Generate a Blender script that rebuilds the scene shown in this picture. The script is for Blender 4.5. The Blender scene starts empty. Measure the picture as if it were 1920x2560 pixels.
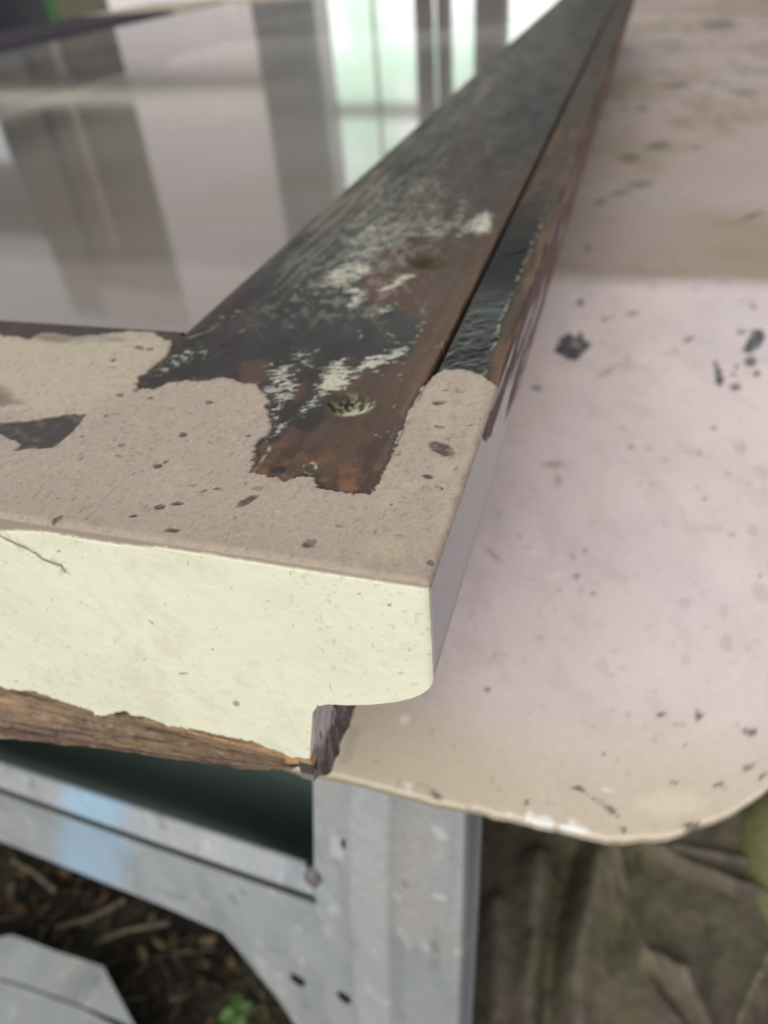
import bpy, math, random
import numpy as np
from mathutils import Vector, Matrix

random.seed(7)
SC = bpy.context.scene
COL = SC.collection
MM = 0.001

# ------------------------------------------------------------------ camera, world, sun, exposure
cam_d = bpy.data.cameras.new('camera')
cam = bpy.data.objects.new('camera', cam_d); COL.objects.link(cam); SC.camera = cam
rt = Vector((0.9555,0.2852,-0.0755)); up = Vector((-0.1236,0.6194,0.7752)); fw = Vector((-0.2679,0.7314,-0.6271))
cam.matrix_world = Matrix(((rt.x, up.x, -fw.x, 0.020216), (rt.y, up.y, -fw.y, -0.071592), (rt.z, up.z, -fw.z, 0.074101), (0, 0, 0, 1)))
cam_d.sensor_fit = 'VERTICAL'; cam_d.sensor_height = 32.0; cam_d.lens = 32.0 * 1790 / 2560
cam_d.clip_start = 0.005; cam_d.clip_end = 60
cam_d.dof.use_dof = True; cam_d.dof.focus_distance = 0.118; cam_d.dof.aperture_fstop = 12.5

wd = bpy.data.worlds.new('World'); SC.world = wd; wd.use_nodes = True
bg = wd.node_tree.nodes['Background']
bg.inputs[0].default_value = (0.97, 0.965, 1.0, 1); bg.inputs[1].default_value = 0.64   # even overcast light

sun_d = bpy.data.lights.new('sun', 'SUN'); sun = bpy.data.objects.new('sun', sun_d); COL.objects.link(sun)
sun_d.energy = 2.1; sun_d.angle = math.radians(55); sun_d.color = (1.0, 0.97, 0.92)
sun.rotation_euler = Vector((0.04, 0.82, -0.56)).to_track_quat('-Z', 'Y').to_euler()

SC.view_settings.view_transform = 'Standard'; SC.view_settings.look = 'None'
SC.view_settings.gamma = 1; SC.view_settings.use_curve_mapping = False; SC.view_settings.exposure = 0.0
SC.render.engine = 'CYCLES'

# ------------------------------------------------------------------ numeric helpers
def lin(r, g, b, k=1.0):
    o = []
    for c in (r, g, b):
        c /= 255.0
        o.append((c / 12.92 if c <= 0.04045 else ((c + 0.055) / 1.055) ** 2.4) * k)
    return np.array(o)

def hsh(ix, iy, s):
    h = (ix.astype(np.int64) * 374761393 + iy.astype(np.int64) * 668265263 + s * 2246822519) & 0xffffffff
    h = ((h ^ (h >> 13)) * 1274126177) & 0xffffffff
    h = h ^ (h >> 16)
    return (h & 0xffff) / 65535.0

def vn(x, y, s=0):
    x = np.asarray(x, float); y = np.asarray(y, float)
    ix = np.floor(x); iy = np.floor(y); fx = x - ix; fy = y - iy
    fx = fx * fx * (3 - 2 * fx); fy = fy * fy * (3 - 2 * fy)
    a = hsh(ix, iy, s); b = hsh(ix + 1, iy, s); c = hsh(ix, iy + 1, s); d = hsh(ix + 1, iy + 1, s)
    return (a * (1 - fx) + b * fx) * (1 - fy) + (c * (1 - fx) + d * fx) * fy

def fbm(x, y, s=0, o=4, g=0.5):
    t = 0; a = 1; n = 0
    for i in range(o):
        t = t + a * vn(x * 2 ** i + 17.3 * i, y * 2 ** i - 9.1 * i, s + i * 31); n += a; a *= g
    return t / n

def ss(a, b, x):
    t = np.clip((x - a) / (b - a), 0, 1)
    return t * t * (3 - 2 * t)

def sdp(x, y, poly):
    """signed distance to a polygon, negative inside"""
    p = np.array(poly, float); d = np.full(x.shape, 1e9); ins = np.zeros(x.shape, bool)
    for i in range(len(p)):
        x0, y0 = p[i]; x1, y1 = p[(i + 1) % len(p)]
        ex, ey = x1 - x0, y1 - y0; L = ex * ex + ey * ey + 1e-12
        t = np.clip(((x - x0) * ex + (y - y0) * ey) / L, 0, 1)
        d = np.minimum(d, (x - x0 - t * ex) ** 2 + (y - y0 - t * ey) ** 2)
        if y0 != y1:
            c = ((y0 > y) != (y1 > y)) & (x < (x1 - x0) * (y - y0) / (y1 - y0) + x0)
            ins ^= c
    d = np.sqrt(d)
    return np.where(ins, -d, d)

def sdl(x, y, pts):
    p = np.array(pts, float); d = np.full(x.shape, 1e9)
    for i in range(len(p) - 1):
        x0, y0 = p[i]; x1, y1 = p[i + 1]; ex, ey = x1 - x0, y1 - y0; L = ex * ex + ey * ey + 1e-12
        t = np.clip(((x - x0) * ex + (y - y0) * ey) / L, 0, 1)
        d = np.minimum(d, (x - x0 - t * ex) ** 2 + (y - y0 - t * ey) ** 2)
    return np.sqrt(d)

def ell(x, y, e):
    """ellipse coordinate: 0 at the centre, 1 on the rim"""
    cx, cy, ux, uy, vx, vy = e
    det = ux * vy - uy * vx
    dx = x - cx; dy = y - cy
    a = (dx * vy - dy * vx) / det; b = (ux * dy - uy * dx) / det
    return np.sqrt(a * a + b * b)

def mix(c, new, m):
    m = np.clip(m, 0, 1)[..., None]
    return c * (1 - m) + np.asarray(new) * m

def flat(shape, c):
    return np.broadcast_to(np.asarray(c, float), shape + (3,)).copy()

# ------------------------------------------------------------------ scene helpers
def link(o, parent=None, label=None, cat=None, group=None, kind=None):
    if o.name not in COL.objects: COL.objects.link(o)
    if parent: o.parent = parent
    if label: o['label'] = label
    if cat: o['category'] = cat
    if group: o['group'] = group
    if kind: o['kind'] = kind
    return o

def empty(name, loc=(0, 0, 0), **k):
    o = bpy.data.objects.new(name, None); o.empty_display_size = 0.02
    o.location = [c * MM for c in loc]
    return link(o, **k)

class MB:
    """collects sheets and solids into ONE mesh; coordinates in millimetres"""
    def __init__(self): self.v = []; self.f = []; self.c = []; self.r = []; self.n = 0
    def add(self, v, f, c, r):
        v = np.asarray(v, float).reshape(-1, 3); m = len(v)
        self.v.append(v); self.f.append(np.asarray(f, int).reshape(-1, 4) + self.n)
        self.c.append(np.broadcast_to(np.asarray(c, float), (m, 3)).reshape(m, 3) if np.ndim(c) == 1 else np.asarray(c).reshape(m, 3))
        self.r.append(np.broadcast_to(np.asarray(r, float), (m,)) if np.ndim(r) == 0 else np.asarray(r).reshape(m))
        self.n += m
    def sheet(self, P, C, Rg, flip=False, skirt=None):
        """P (nv,nu,3) grid; skirt = (vector inwards/down) turns the rim over"""
        if np.ndim(C) == 1: C = flat(P.shape[:2], C)
        if np.ndim(Rg) == 0: Rg = np.full(P.shape[:2], float(Rg))
        if skirt is not None:
            sk = np.array(skirt, float)
            for (bp, bc, br_, fl) in ((P[0], C[0], Rg[0], True), (P[-1], C[-1], Rg[-1], False), (P[:, 0], C[:, 0], Rg[:, 0], False), (P[:, -1], C[:, -1], Rg[:, -1], True)):
                self.sheet(np.stack([bp, bp + sk]), np.stack([bc, bc]), np.stack([br_, br_]), flip=(fl != flip))
        nv, nu = P.shape[:2]
        i = np.arange(nv * nu).reshape(nv, nu)
        q = np.stack([i[:-1, :-1], i[:-1, 1:], i[1:, 1:], i[1:, :-1]], -1).reshape(-1, 4)
        if flip: q = q[:, ::-1]
        self.add(P.reshape(-1, 3), q, C.reshape(-1, 3), Rg.reshape(-1))
    def box(self, a, b, c, r=0.6):
        x0, y0, z0 = a; x1, y1, z1 = b
        v = [(x0, y0, z0), (x1, y0, z0), (x1, y1, z0), (x0, y1, z0), (x0, y0, z1), (x1, y0, z1), (x1, y1, z1), (x0, y1, z1)]
        f = [(3, 2, 1, 0), (4, 5, 6, 7), (0, 1, 5, 4), (1, 2, 6, 5), (2, 3, 7, 6), (3, 0, 4, 7)]
        self.add(v, f, c, r)
    def build(self, name, mat, parent=None, smooth=True, offset=(0, 0, 0), **k):
        v = (np.concatenate(self.v) - np.array(offset)) * MM; f = np.concatenate(self.f)
        me = bpy.data.meshes.new(name)
        me.vertices.add(len(v)); me.vertices.foreach_set('co', v.ravel())
        me.loops.add(len(f) * 4); me.loops.foreach_set('vertex_index', f.ravel().astype(np.int32))
        me.polygons.add(len(f)); me.polygons.foreach_set('loop_start', (np.arange(len(f)) * 4).astype(np.int32))
        me.update(calc_edges=True)
        me.polygons.foreach_set('use_smooth', np.full(len(f), smooth))
        a = me.color_attributes.new('Col', 'FLOAT_COLOR', 'POINT')
        a.data.foreach_set('color', np.concatenate([np.concatenate(self.c), np.ones((len(v), 1))], 1).ravel())
        b = me.attributes.new('rough', 'FLOAT', 'POINT'); b.data.foreach_set('value', np.concatenate(self.r).ravel())
        me.materials.append(mat)
        o = bpy.data.objects.new(name, me)
        return link(o, parent, **k)

def nodes(m):
    m.use_nodes = True
    nt = m.node_tree
    return nt, nt.nodes, nt.links, nt.nodes['Principled BSDF']

def attr_mat(name, grain=900.0, amt=0.10, bump=0.25, bscale=1400.0, spec=0.4, metal=0.0, stretch=(1, 1, 1), dist=0.0003):
    """colour and roughness from the surface's own attributes, fine grain and relief from noise"""
    m = bpy.data.materials.new(name); nt, N, L, P = nodes(m)
    a = N.new('ShaderNodeAttribute'); a.attribute_name = 'Col'
    r = N.new('ShaderNodeAttribute'); r.attribute_name = 'rough'
    tc = N.new('ShaderNodeTexCoord'); mp = N.new('ShaderNodeMapping'); mp.inputs['Scale'].default_value = stretch
    L.new(tc.outputs['Object'], mp.inputs[0])
    n1 = N.new('ShaderNodeTexNoise'); n1.inputs['Scale'].default_value = grain; n1.inputs['Detail'].default_value = 4
    L.new(mp.outputs[0], n1.inputs['Vector'])
    mr = N.new('ShaderNodeMapRange'); mr.inputs['From Min'].default_value = 0.3; mr.inputs['From Max'].default_value = 0.7
    mr.inputs['To Min'].default_value = 1 - amt; mr.inputs['To Max'].default_value = 1 + amt
    L.new(n1.outputs[0], mr.inputs[0])
    vm = N.new('ShaderNodeVectorMath'); vm.operation = 'SCALE'
    L.new(a.outputs['Color'], vm.inputs[0]); L.new(mr.outputs[0], vm.inputs['Scale'])
    L.new(vm.outputs[0], P.inputs['Base Color'])
    L.new(r.outputs['Fac'], P.inputs['Roughness'])
    n2 = N.new('ShaderNodeTexNoise'); n2.inputs['Scale'].default_value = bscale; n2.inputs['Detail'].default_value = 5
    L.new(mp.outputs[0], n2.inputs['Vector'])
    b = N.new('ShaderNodeBump'); b.inputs['Strength'].default_value = bump; b.inputs['Distance'].default_value = dist
    L.new(n2.outputs[0], b.inputs['Height']); L.new(b.outputs[0], P.inputs['Normal'])
    P.inputs['Specular IOR Level'].default_value = spec; P.inputs['Metallic'].default_value = metal
    return m

M_sash = attr_mat('weathered_sash', 2200, 0.10, 0.22, 2200, 0.26)
M_cream = attr_mat('cream_gloss_paint', 900, 0.03, 0.14, 900, 0.35, 0, (.35, 1, 1))
M_table = attr_mat('table_laminate', 420, 0.035, 0.12, 700, 0.35)
M_metal = attr_mat('galvanised_steel', 260, 0.09, 0.1, 400, 0.5, 0.0)
M_wood = attr_mat('bare_timber', 500, 0.22, 0.5, 800, 0.3, 0, (1, 0.12, 1))
M_ground = attr_mat('leaf_soil', 220, 0.45, 0.8, 250, 0.2, 0, (1, 1, 1), 0.004)
M_cloth = attr_mat('dirty_cloth', 120, 0.16, 0.35, 160, 0.2, 0, (1, 1, 1), 0.002)
M_plain = attr_mat('plain_painted', 40, 0.08, 0.1, 90, 0.35)

# palette (surface colours)
PRIMER = lin(172, 158, 143); PRIMER_HI = lin(186, 174, 154); LILAC = lin(210, 202, 203)
CHAR = lin(44, 41, 40); BROWN = lin(94, 75, 62); RED = lin(90, 64, 57); ORANGE = lin(158, 108, 66)
FLECK = lin(206, 206, 186); TAR = lin(14, 14, 16); CREAM = lin(249, 249, 222); PINK = lin(234, 219, 216)

def growing(a, mid, b, step, g):
    v = list(np.arange(a, mid, step)); s = step
    while v[-1] < b:
        s *= g; v.append(v[-1] + s)
    v[-1] = b
    return np.array(v)

# ------------------------------------------------------------------ workbench table top
TZ = -110
yf = [(-0.97,26.1)][0][1]
table = empty('work_table', (0, yf, -600), label='pale pinkish work table with rounded corner, paint spots and galvanised steel leg', cat='table')

TO = (0, yf, -600)
def table_fields(x, y):
    sh = x.shape
    c = flat(sh, PINK)
    big = fbm(x * .012, y * .006, 3, 4)
    c *= (0.90 + 0.20 * fbm(x * .04, y * .03, 11, 6, .6))[..., None]
    c = mix(c, lin(196, 184, 180), ss(.55, .66, fbm(x * .12 + .05 * y, y * .05, 13, 5, .62)) * .22)
    c = mix(c, lin(214, 206, 212), ss(.5, .65, fbm(x * .02, y * .016, 15, 4)) * .35)
    c = mix(c, lin(226, 206, 184), ss(.45, .75, big) * .5)
    # beige, worn towards the front edge
    fr = 1 - ss(0, 55, y - yf + 25 * (fbm(x * .03, y * .03, 5) - .5) - np.clip(x - 30, 0, 200) * .35)
    c = mix(c, lin(214, 201, 174), fr * .85)
    # greyer tone far back with a straight front edge, olive stain bands
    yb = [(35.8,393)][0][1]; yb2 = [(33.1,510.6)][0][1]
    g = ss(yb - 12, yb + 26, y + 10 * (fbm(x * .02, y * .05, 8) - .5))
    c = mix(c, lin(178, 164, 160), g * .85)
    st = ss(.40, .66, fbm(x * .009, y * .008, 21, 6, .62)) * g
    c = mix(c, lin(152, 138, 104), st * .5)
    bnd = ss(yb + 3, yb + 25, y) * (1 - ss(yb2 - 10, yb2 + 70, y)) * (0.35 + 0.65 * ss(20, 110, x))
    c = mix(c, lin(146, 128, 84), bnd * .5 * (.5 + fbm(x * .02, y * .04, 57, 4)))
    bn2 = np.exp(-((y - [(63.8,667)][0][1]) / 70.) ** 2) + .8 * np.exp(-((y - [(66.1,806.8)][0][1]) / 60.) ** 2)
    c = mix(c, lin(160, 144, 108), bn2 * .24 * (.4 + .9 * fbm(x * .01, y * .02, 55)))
    fs = ss(.60, .68, fbm(x * .055, y * .03, 31, 3)) * ss(yb + 250, yb + 500, y)
    c = mix(c, lin(110, 108, 98), fs * .35)
    wx = x + 1.6 * (fbm(x * .35, y * .35, 41, 3) - .5) * 2; wy = y + 1.6 * (fbm(x * .35, y * .35, 43, 3) - .5) * 2
    dark = lin(62, 68, 72)
    ro = np.full(sh, .42)
    dz = np.zeros(sh)
    for pl_ in TABLE_POLYS:
        m = 1 - ss(-.6, .5, sdp(wx, wy, pl_)); m = m * (1 - .55 * ss(.62, .72, fbm(x * .5, y * .5, 77, 3)))
        c = mix(c, dark, m * .95); dz += .12 * m
    for e in TABLE_DARK:
        m = 1 - ss(.55, 1.3, ell(wx, wy, e)); c = mix(c, dark, m * .8)
    for e in TABLE_FAR:
        m = 1 - ss(.3, 1.35, ell(wx, wy, e)); c = mix(c, lin(84, 84, 80), m * .62)
    for e in TABLE_BROWN:
        m = 1 - ss(.3, 1.3, ell(wx, wy, e)); c = mix(c, lin(150, 128, 98), m * .5)
    for e in TABLE_WHITE:
        m = 1 - ss(.6, 1.2, ell(wx, wy, e)); c = mix(c, lin(250, 244, 236), m * .85)
    for e in TABLE_PALE:
        m = 1 - ss(.5, 1.2, ell(wx, wy, e)); c = mix(c, lin(233, 222, 196), m * .7)
    sp = ss(.80, .86, vn(x * .16, y * .12, 91)) * ss(.35, .6, vn(x * .02, y * .02, 95))
    c = mix(c, lin(140, 132, 130), sp * .22)
    sp2 = ss(.90, .94, vn(x * .4, y * .3, 97)); c = mix(c, lin(140, 130, 128), sp2 * .3)
    chip = (1 - ss(.6, 1.1, ell(wx, wy, TABLE_CHIP))) * ss(.40, .5, fbm(x * .3, y * .3, 101))
    c = mix(c, lin(252, 248, 240), chip)
    return c, ro, dz

TABLE_POLYS = [[(-7.9,295),(-5,302.6),(-4.9,312.6),(-1.1,318.2),(3.8,312.5),(4.7,321),(7,319.2),(8.2,310.6),(12.7,307.5),(10.3,296.4),(6.1,285.4),(0.92,285.8),(-3.9,292.1)],
    [(88.7,307.4),(91.6,320.5),(96.8,335.8),(100.8,336.4),(101.1,324.2),(97.8,314.3),(91.5,306.6)],
    [(74.2,295.3),(75.7,295.9),(77.9,276.8),(76.4,267.1),(74.7,267.4),(73.8,286.6)]]
TABLE_DARK = [(91.8,297.4,3,0.43,-0.54,-6.6),(84.7,290.7,1.4,0.21,-0.19,-2.8),(82.6,283.1,1.2,0.18,-0.15,-2.3),(82.8,269,2.23,0.35,-0.3,-4.3),(93.1,284.9,1.82,0.27,-0.31,-3.6),(89.7,331.9,2.41,0.31,-0.22,-3),(1.81,362.2,1.63,0.18,0.58,-7.1),(17.1,339.5,1.43,0.17,0.19,-3.2),(21.1,343.5,1.1,0.13,0.12,-2.46),(62.6,319,2.91,2.88,0.29,-2.24),(-10.6,253.6,2.6,-0.96,-0.01,-2.54),(98.3,366.5,2.12,0.24,-0.24,-2.82),(71.4,230.7,1.36,-0.8,-0.36,-1.63),(63.7,208.6,0.88,0.16,-0.05,-1.53),(74,155.4,1.1,0.23,-0.07,-1.05),(75,195.3,0.61,0.11,-0.07,-1.14),(19.4,121.6,0.88,0.19,0.1,-1.12),(25.4,114,0.85,0.19,0.08,-1.16),(14.8,113.2,0.67,0.15,0.09,-0.88),(81.1,134.9,0.77,0.17,-0.1,-1.13),(22.2,135.8,0.63,0.13,0.07,-0.88),(32.7,349.1,3.7,1.26,0.14,-2.2),(36.1,208.2,1.66,0.3,0.04,-1.25),(64.9,176.4,0.88,0.17,-0.04,-1.05)]
TABLE_DARK += [(-1.47,66,0.75,0.18,0.17,-0.93),(48.9,68.4,1.16,0.82,0.29,-0.96),(59.2,70.4,0.99,0.82,0.76,-2.14),(72.5,68.3,1.49,0.36,-0.08,-1.06),(71.6,56.9,1.84,1.04,0.1,-0.73),(-9.3,28.1,2.24,-1.47,-0.51,-0.9),(28.2,38.6,1.91,-1.24,-0.33,-0.6),(36.4,34.6,1.8,-1.18,-0.38,-0.65),(39.7,30.7,1.09,-0.71,-0.33,-0.56),(63.4,49.2,1.06,0.27,-0.04,-0.85),(52.1,46.6,0.85,0.21,-0.01,-0.59),(56.7,35.1,2.97,1.05,0.05,-1.05),(34,51.9,0.6,0.15,0.04,-0.63),(55.1,59.4,0.67,0.16,-0.01,-0.55),(75.2,54.7,1.17,1.06,0.34,-0.8),(14.5,31.9,0.65,0.16,0.09,-0.64),(30.9,36.3,0.71,0.18,0.04,-0.48)]
TABLE_FAR = [(26,928.5,8.1,-1.06,0.38,-18.3),(7.6,935.5,5.5,-0.73,0.51,-13.9),(44.7,748.6,14,7.8,0.78,-20.8),(19.7,703.4,10.9,-0.37,0.58,-17.8),(30.8,613.9,11.6,3.8,0.5,-10.8),(15.4,590.3,9.1,7.3,0.8,-7.8),(0.79,564.4,5.7,10.2,1.55,-7.8),(111.9,532.8,9.6,11.3,0.16,-7.1),(79.5,738.8,5.8,-0.29,-0.29,-9.4),(142.8,1012.1,17.7,-3.1,-1.54,-20.3),(152.3,1694.7,34.6,-16.8,-4,-74.2),(65.4,1066.9,19.6,-3.8,-0.24,-19.8),(-0.71,456.7,2.46,0.17,0.84,-11.3)]
TABLE_BROWN = [(-11,127.2,4,-4.1,-0.6,-1.4),(4.4,188.6,5.8,1.07,0.36,-3.2),(8,178.3,1.76,0.33,0.58,-5.6),(22.7,276.9,4.7,7.1,1.06,-3.2)]
TABLE_WHITE = [(12.4,120.1,2.87,0.62,0.12,-1.12),(40.9,291.6,3.7,0.54,0.03,-2.01),(4.6,131,0.64,0.13,0.2,-1.52),(38.9,211.4,1.5,0.27,0.03,-1.11)] + [(-23.3,49.4,1.23,0.3,0.44,-1.62),(35.4,40.2,1.15,0.29,0.04,-0.74),(-17.3,28,0.9,0.23,0.48,-1.77)]
TABLE_PALE = [(50.7,40.6,10.5,3.3,0.17,-4)]
TABLE_CHIP = [(21.6,28,13.4,0.32,-0.21,-2.66)][0]

# outline of the table top: front edge, rounded corner, skew end
xs = np.concatenate([np.linspace(-1500, -60, 30), np.arange(-58, 190, .9), np.linspace(192, 700, 40)])
cr = np.array([(-0.97,26.1),(34.3,26.7),(44,28.7),(53.6,32.4),(63.4,39.3),(69.6,45.1),(75.9,51.4),(83.6,60)])
front = np.interp(xs, cr[:, 0], cr[:, 1], left=yf)
k9 = np.ones(9) / 9; front[35:-45] = np.convolve(front, k9, 'same')[35:-45]
last = cr[-1]; sl = (cr[-1, 1] - cr[-2, 1]) / (cr[-1, 0] - cr[-2, 0])
front = np.where(xs > last[0], last[1] + (xs - last[0]) * sl * (1 + (xs - last[0]) * .002), front)
front = np.minimum(front, 900) + np.where(np.abs(xs) < 180, 1.0 * (fbm(xs * .12, xs * 0, 17, 5, .6) - .5) * 2, 0)
tv = growing(0, 380, 2600, .8, 1.012)
X, V = np.meshgrid(xs, tv)
F = np.broadcast_to(front, X.shape)
Y = F + V * (2700 - F) / 2600
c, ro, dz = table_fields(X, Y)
re = 1.0
dd = np.clip(re - (Y - F), 0, re); dz = dz - (re - np.sqrt(np.clip(re * re - dd * dd, 0, None)))
P3 = np.stack([X, Y, TZ + dz], -1)
c[0] = c[0] * .35 + lin(120, 108, 88) * .65; c[-1] = c[0]
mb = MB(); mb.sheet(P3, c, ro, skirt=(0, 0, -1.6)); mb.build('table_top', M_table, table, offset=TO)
mb = MB(); mb.box((-1490, yf + 60, TZ - 10), (40, 2600, TZ - 4), lin(90, 84, 74)); mb.build('underside', M_wood, table, smooth=False, offset=TO)

# ------------------------------------------------------------------ sash
sash = empty('window_sash', (0, 0, -72), label='old window sash with cream painted end, stripped dark stile and glass pane', cat='window sash')
SO = (0, 0, -72)

PRIM = [(-131.8,65.5),(-121.2,64.1),(-120,68.3),(-108.3,67.5),(-99.4,70.3),(-96,72.3),(-90,72.2),(-86.3,69.9),(-81.2,66.8),(-79,60.2),(-79.7,56),(-79.6,53.1),(-80.4,50.2),(-79.1,47.2),(-76.6,45.2),(-72.7,45.9),(-71.6,48.4),(-67.6,50.3),(-62.8,50.6),(-60.2,53.2),(-55.4,51.6),(-51.3,51),(-48.8,48.8),(-46,45.8),(-45.2,42.7),(-42.7,38.4),(-40.6,34.3),(-41.7,31.9),(-41.2,28.5),(-38.3,20.9),(-36.4,20.3),(-33.4,20.5),(-31.4,19.4),(-30.1,20),(-29.5,21.4),(-26.6,21.9),(-25.4,19.7),(-22.7,18.6),(-18.2,18.3),(-14.7,18.5),(-14.5,21.5),(-14.6,29.4),(-15,37.4),(-15.4,47.6),(-15,55.8),(-13.8,61.5),(-12.5,63.5),(-8.3,64.3),(-4.5,62.9),(-1.18,59.3),(4.5,58.8),(15.5,-17),(-80.7,-36.6),(-193.3,57.5)]
CREAMY = [(-166.3,59.3),(-119.2,67.2),(-83.6,69.2),(-79.9,59),(-79.2,45.7),(-82.7,34.9),(-87.1,32.5),(-100.9,28.5),(-128.4,23)]
DARKA = [(-107.7,26.6),(-100,27.4),(-94.9,28.8),(-88.2,32),(-87.6,33.2),(-82.6,33.6),(-81.3,27.2),(-81.4,22.7),(-81.9,20.9),(-87.5,19.5),(-88.9,18.8),(-89.3,21),(-96.9,23.7),(-105.2,23.8)]
GREYA = [(-118.6,41.4),(-112.2,42.1),(-107.3,39.5),(-103.9,37.3),(-100.3,36.2),(-99.4,34.4),(-104.3,32.6),(-109.6,31.2)]
BRN = [(-36,14.4),(-42.2,29.7),(-38.8,33.2),(-36,36.6),(-31.8,41),(-32.9,53.9),(-28.2,61.7),(-22.7,68.2),(-22.6,79.4),(-25,91.5),(-31.3,95.7),(-38.3,94.1),(-45.2,101.9),(-48.1,123.5),(-51.1,134.8),(-38.6,144.5),(-23.6,150.9),(-19.3,177),(-18.4,226.7),(-13.5,310.4),(-6.2,309.6),(-14,16.5)]
BRN2 = [(-35.9,47.5),(-38.2,55.7),(-37.7,62.2),(-34.1,65.6),(-32.3,54.8),(-32.9,46.3)]
REDP = [[(-45.5,106),(-44.4,125.4),(-30.1,116),(-23.4,104.2),(-31.1,99),(-37.1,93.8)], [(-57.9,51.7),(-59.9,60.9),(-57.1,63.7),(-52,57.3),(-48.8,51.4),(-50.2,48.5)], [(-43.7,53.1),(-42,56),(-38.1,49.6),(-39.7,46.8)]]
EDGEB = [(-79.1,63.3),(-82.5,77.4),(-82.6,98),(-83.9,122.2),(-82.7,138),(-81.1,130.9),(-80.6,106.8),(-79.7,87.6),(-81,78.8),(-81.5,69.4)]
ZONES = [  # polygons of worn white flecks, weight
 ([(-52.6,60),(-49,62.5),(-45.5,61.1),(-43.6,54.8),(-42.3,53.3),(-41.2,48.3),(-42.5,44.8),(-41.2,38.7),(-42.1,37),(-46.3,45.8),(-49.5,52.2)], 1.0),
 ([(-40.4,33.2),(-39.8,37.4),(-38.3,39.9),(-37.3,46.4),(-36.8,49.8),(-35.5,46.7),(-35.9,42.7),(-37.5,38.1),(-39.2,36),(-39.3,33.4)], 1.5),
 ([(-36.8,49.8),(-38.8,57.4),(-38.4,64),(-36.3,66.3),(-33.9,62.8),(-30.4,61.4),(-30.4,56),(-33.4,50.4),(-35.1,47.6)], 1.3),
 ([(-32.5,64.9),(-30.5,69.1),(-28,70.4),(-25,74.9),(-23.7,74.7),(-23.2,70.1),(-25.3,65.9),(-27.3,61.9),(-28.6,61.7),(-30.6,60.5)], 1.2),
 ([(-24.4,74.6),(-23.4,81.5),(-23.7,90.5),(-26.4,95),(-25.2,96.4),(-22.1,88.4),(-21.4,79.6),(-22.2,73.2)], .9),
 ([(-57.7,106.2),(-57.9,118),(-54,124.6),(-48.6,125.1),(-45.1,117.6),(-47.2,111.5),(-49.1,109.9),(-42,102.3),(-41.4,97.1),(-43,91.9),(-45.4,94.1),(-45.9,100.5),(-50.6,104.1)], 1.25),
 ([(-58.1,129.2),(-49.4,142),(-43.3,147.9),(-40.6,140.1),(-47.3,135.1),(-49.5,129.9),(-54,124.6)], .8),
 ([(-62.9,142.9),(-58.5,158.7),(-43.4,163.4),(-30.6,166),(-19.8,160.5),(-17.6,153.1),(-27,148.8),(-45.3,145.9),(-55.4,136.3)], .75),
 ([(-26.8,160.2),(-26,166.2),(-23.6,174.7),(-20.3,168.5),(-17.7,152.3),(-23.6,150.9)], 1.3),
 ([(-65.4,150.4),(-76.1,199.6),(-68.2,216),(-55.3,215.9),(-30.5,185.6),(-20.5,168.5),(-30.2,164),(-51.7,159)], .45),
 ([(-38.2,93.7),(-33.2,96.7),(-31,94.5),(-34,90.5),(-37.6,90)], .9),
 ([(-41.3,105.9),(-37.3,111),(-37.7,115.3),(-36.1,116.9),(-32.7,117.2),(-35.6,111.2),(-36,106.4),(-39.7,103.9)], 1.6),
 ([(-50.2,69),(-45.7,71.7),(-43.9,68.2),(-45.9,65.9),(-43.5,62.3),(-40,60.5),(-44.1,61.3),(-50.5,67.3)], .6),
 ([(-76.2,52.7),(-77.4,58.4),(-77.1,63.6),(-76.1,65.8),(-70.6,65.5),(-67.1,61.9),(-71,62.3),(-73.4,58.9),(-74.2,53)], .8),
 ([(-76.3,70.1),(-76,75.8),(-75.7,84.3),(-73.6,89.6),(-71.4,87.3),(-74,83.2),(-74.4,74.9),(-74.7,69.2)], .55),
]
HOLE1 = [(-28.5,47.7,4.7,1.44,1.79,-4.7)][0]; HOLE2 = [(-31.8,126.5,6.7,0.55,1.46,-5.9)][0]
HOLE1_HI = [(-26.9,46,3.2,2.04,1.18,-2.59)][0]
KNOTS = [(-33.9,22.3,1.56,1.17,0.94,-1.52),(-28.2,24.3,0.9,0.9,0.88,-1.38),(-67,67.5,1.46,0.87,1.04,-1.74)]
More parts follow.
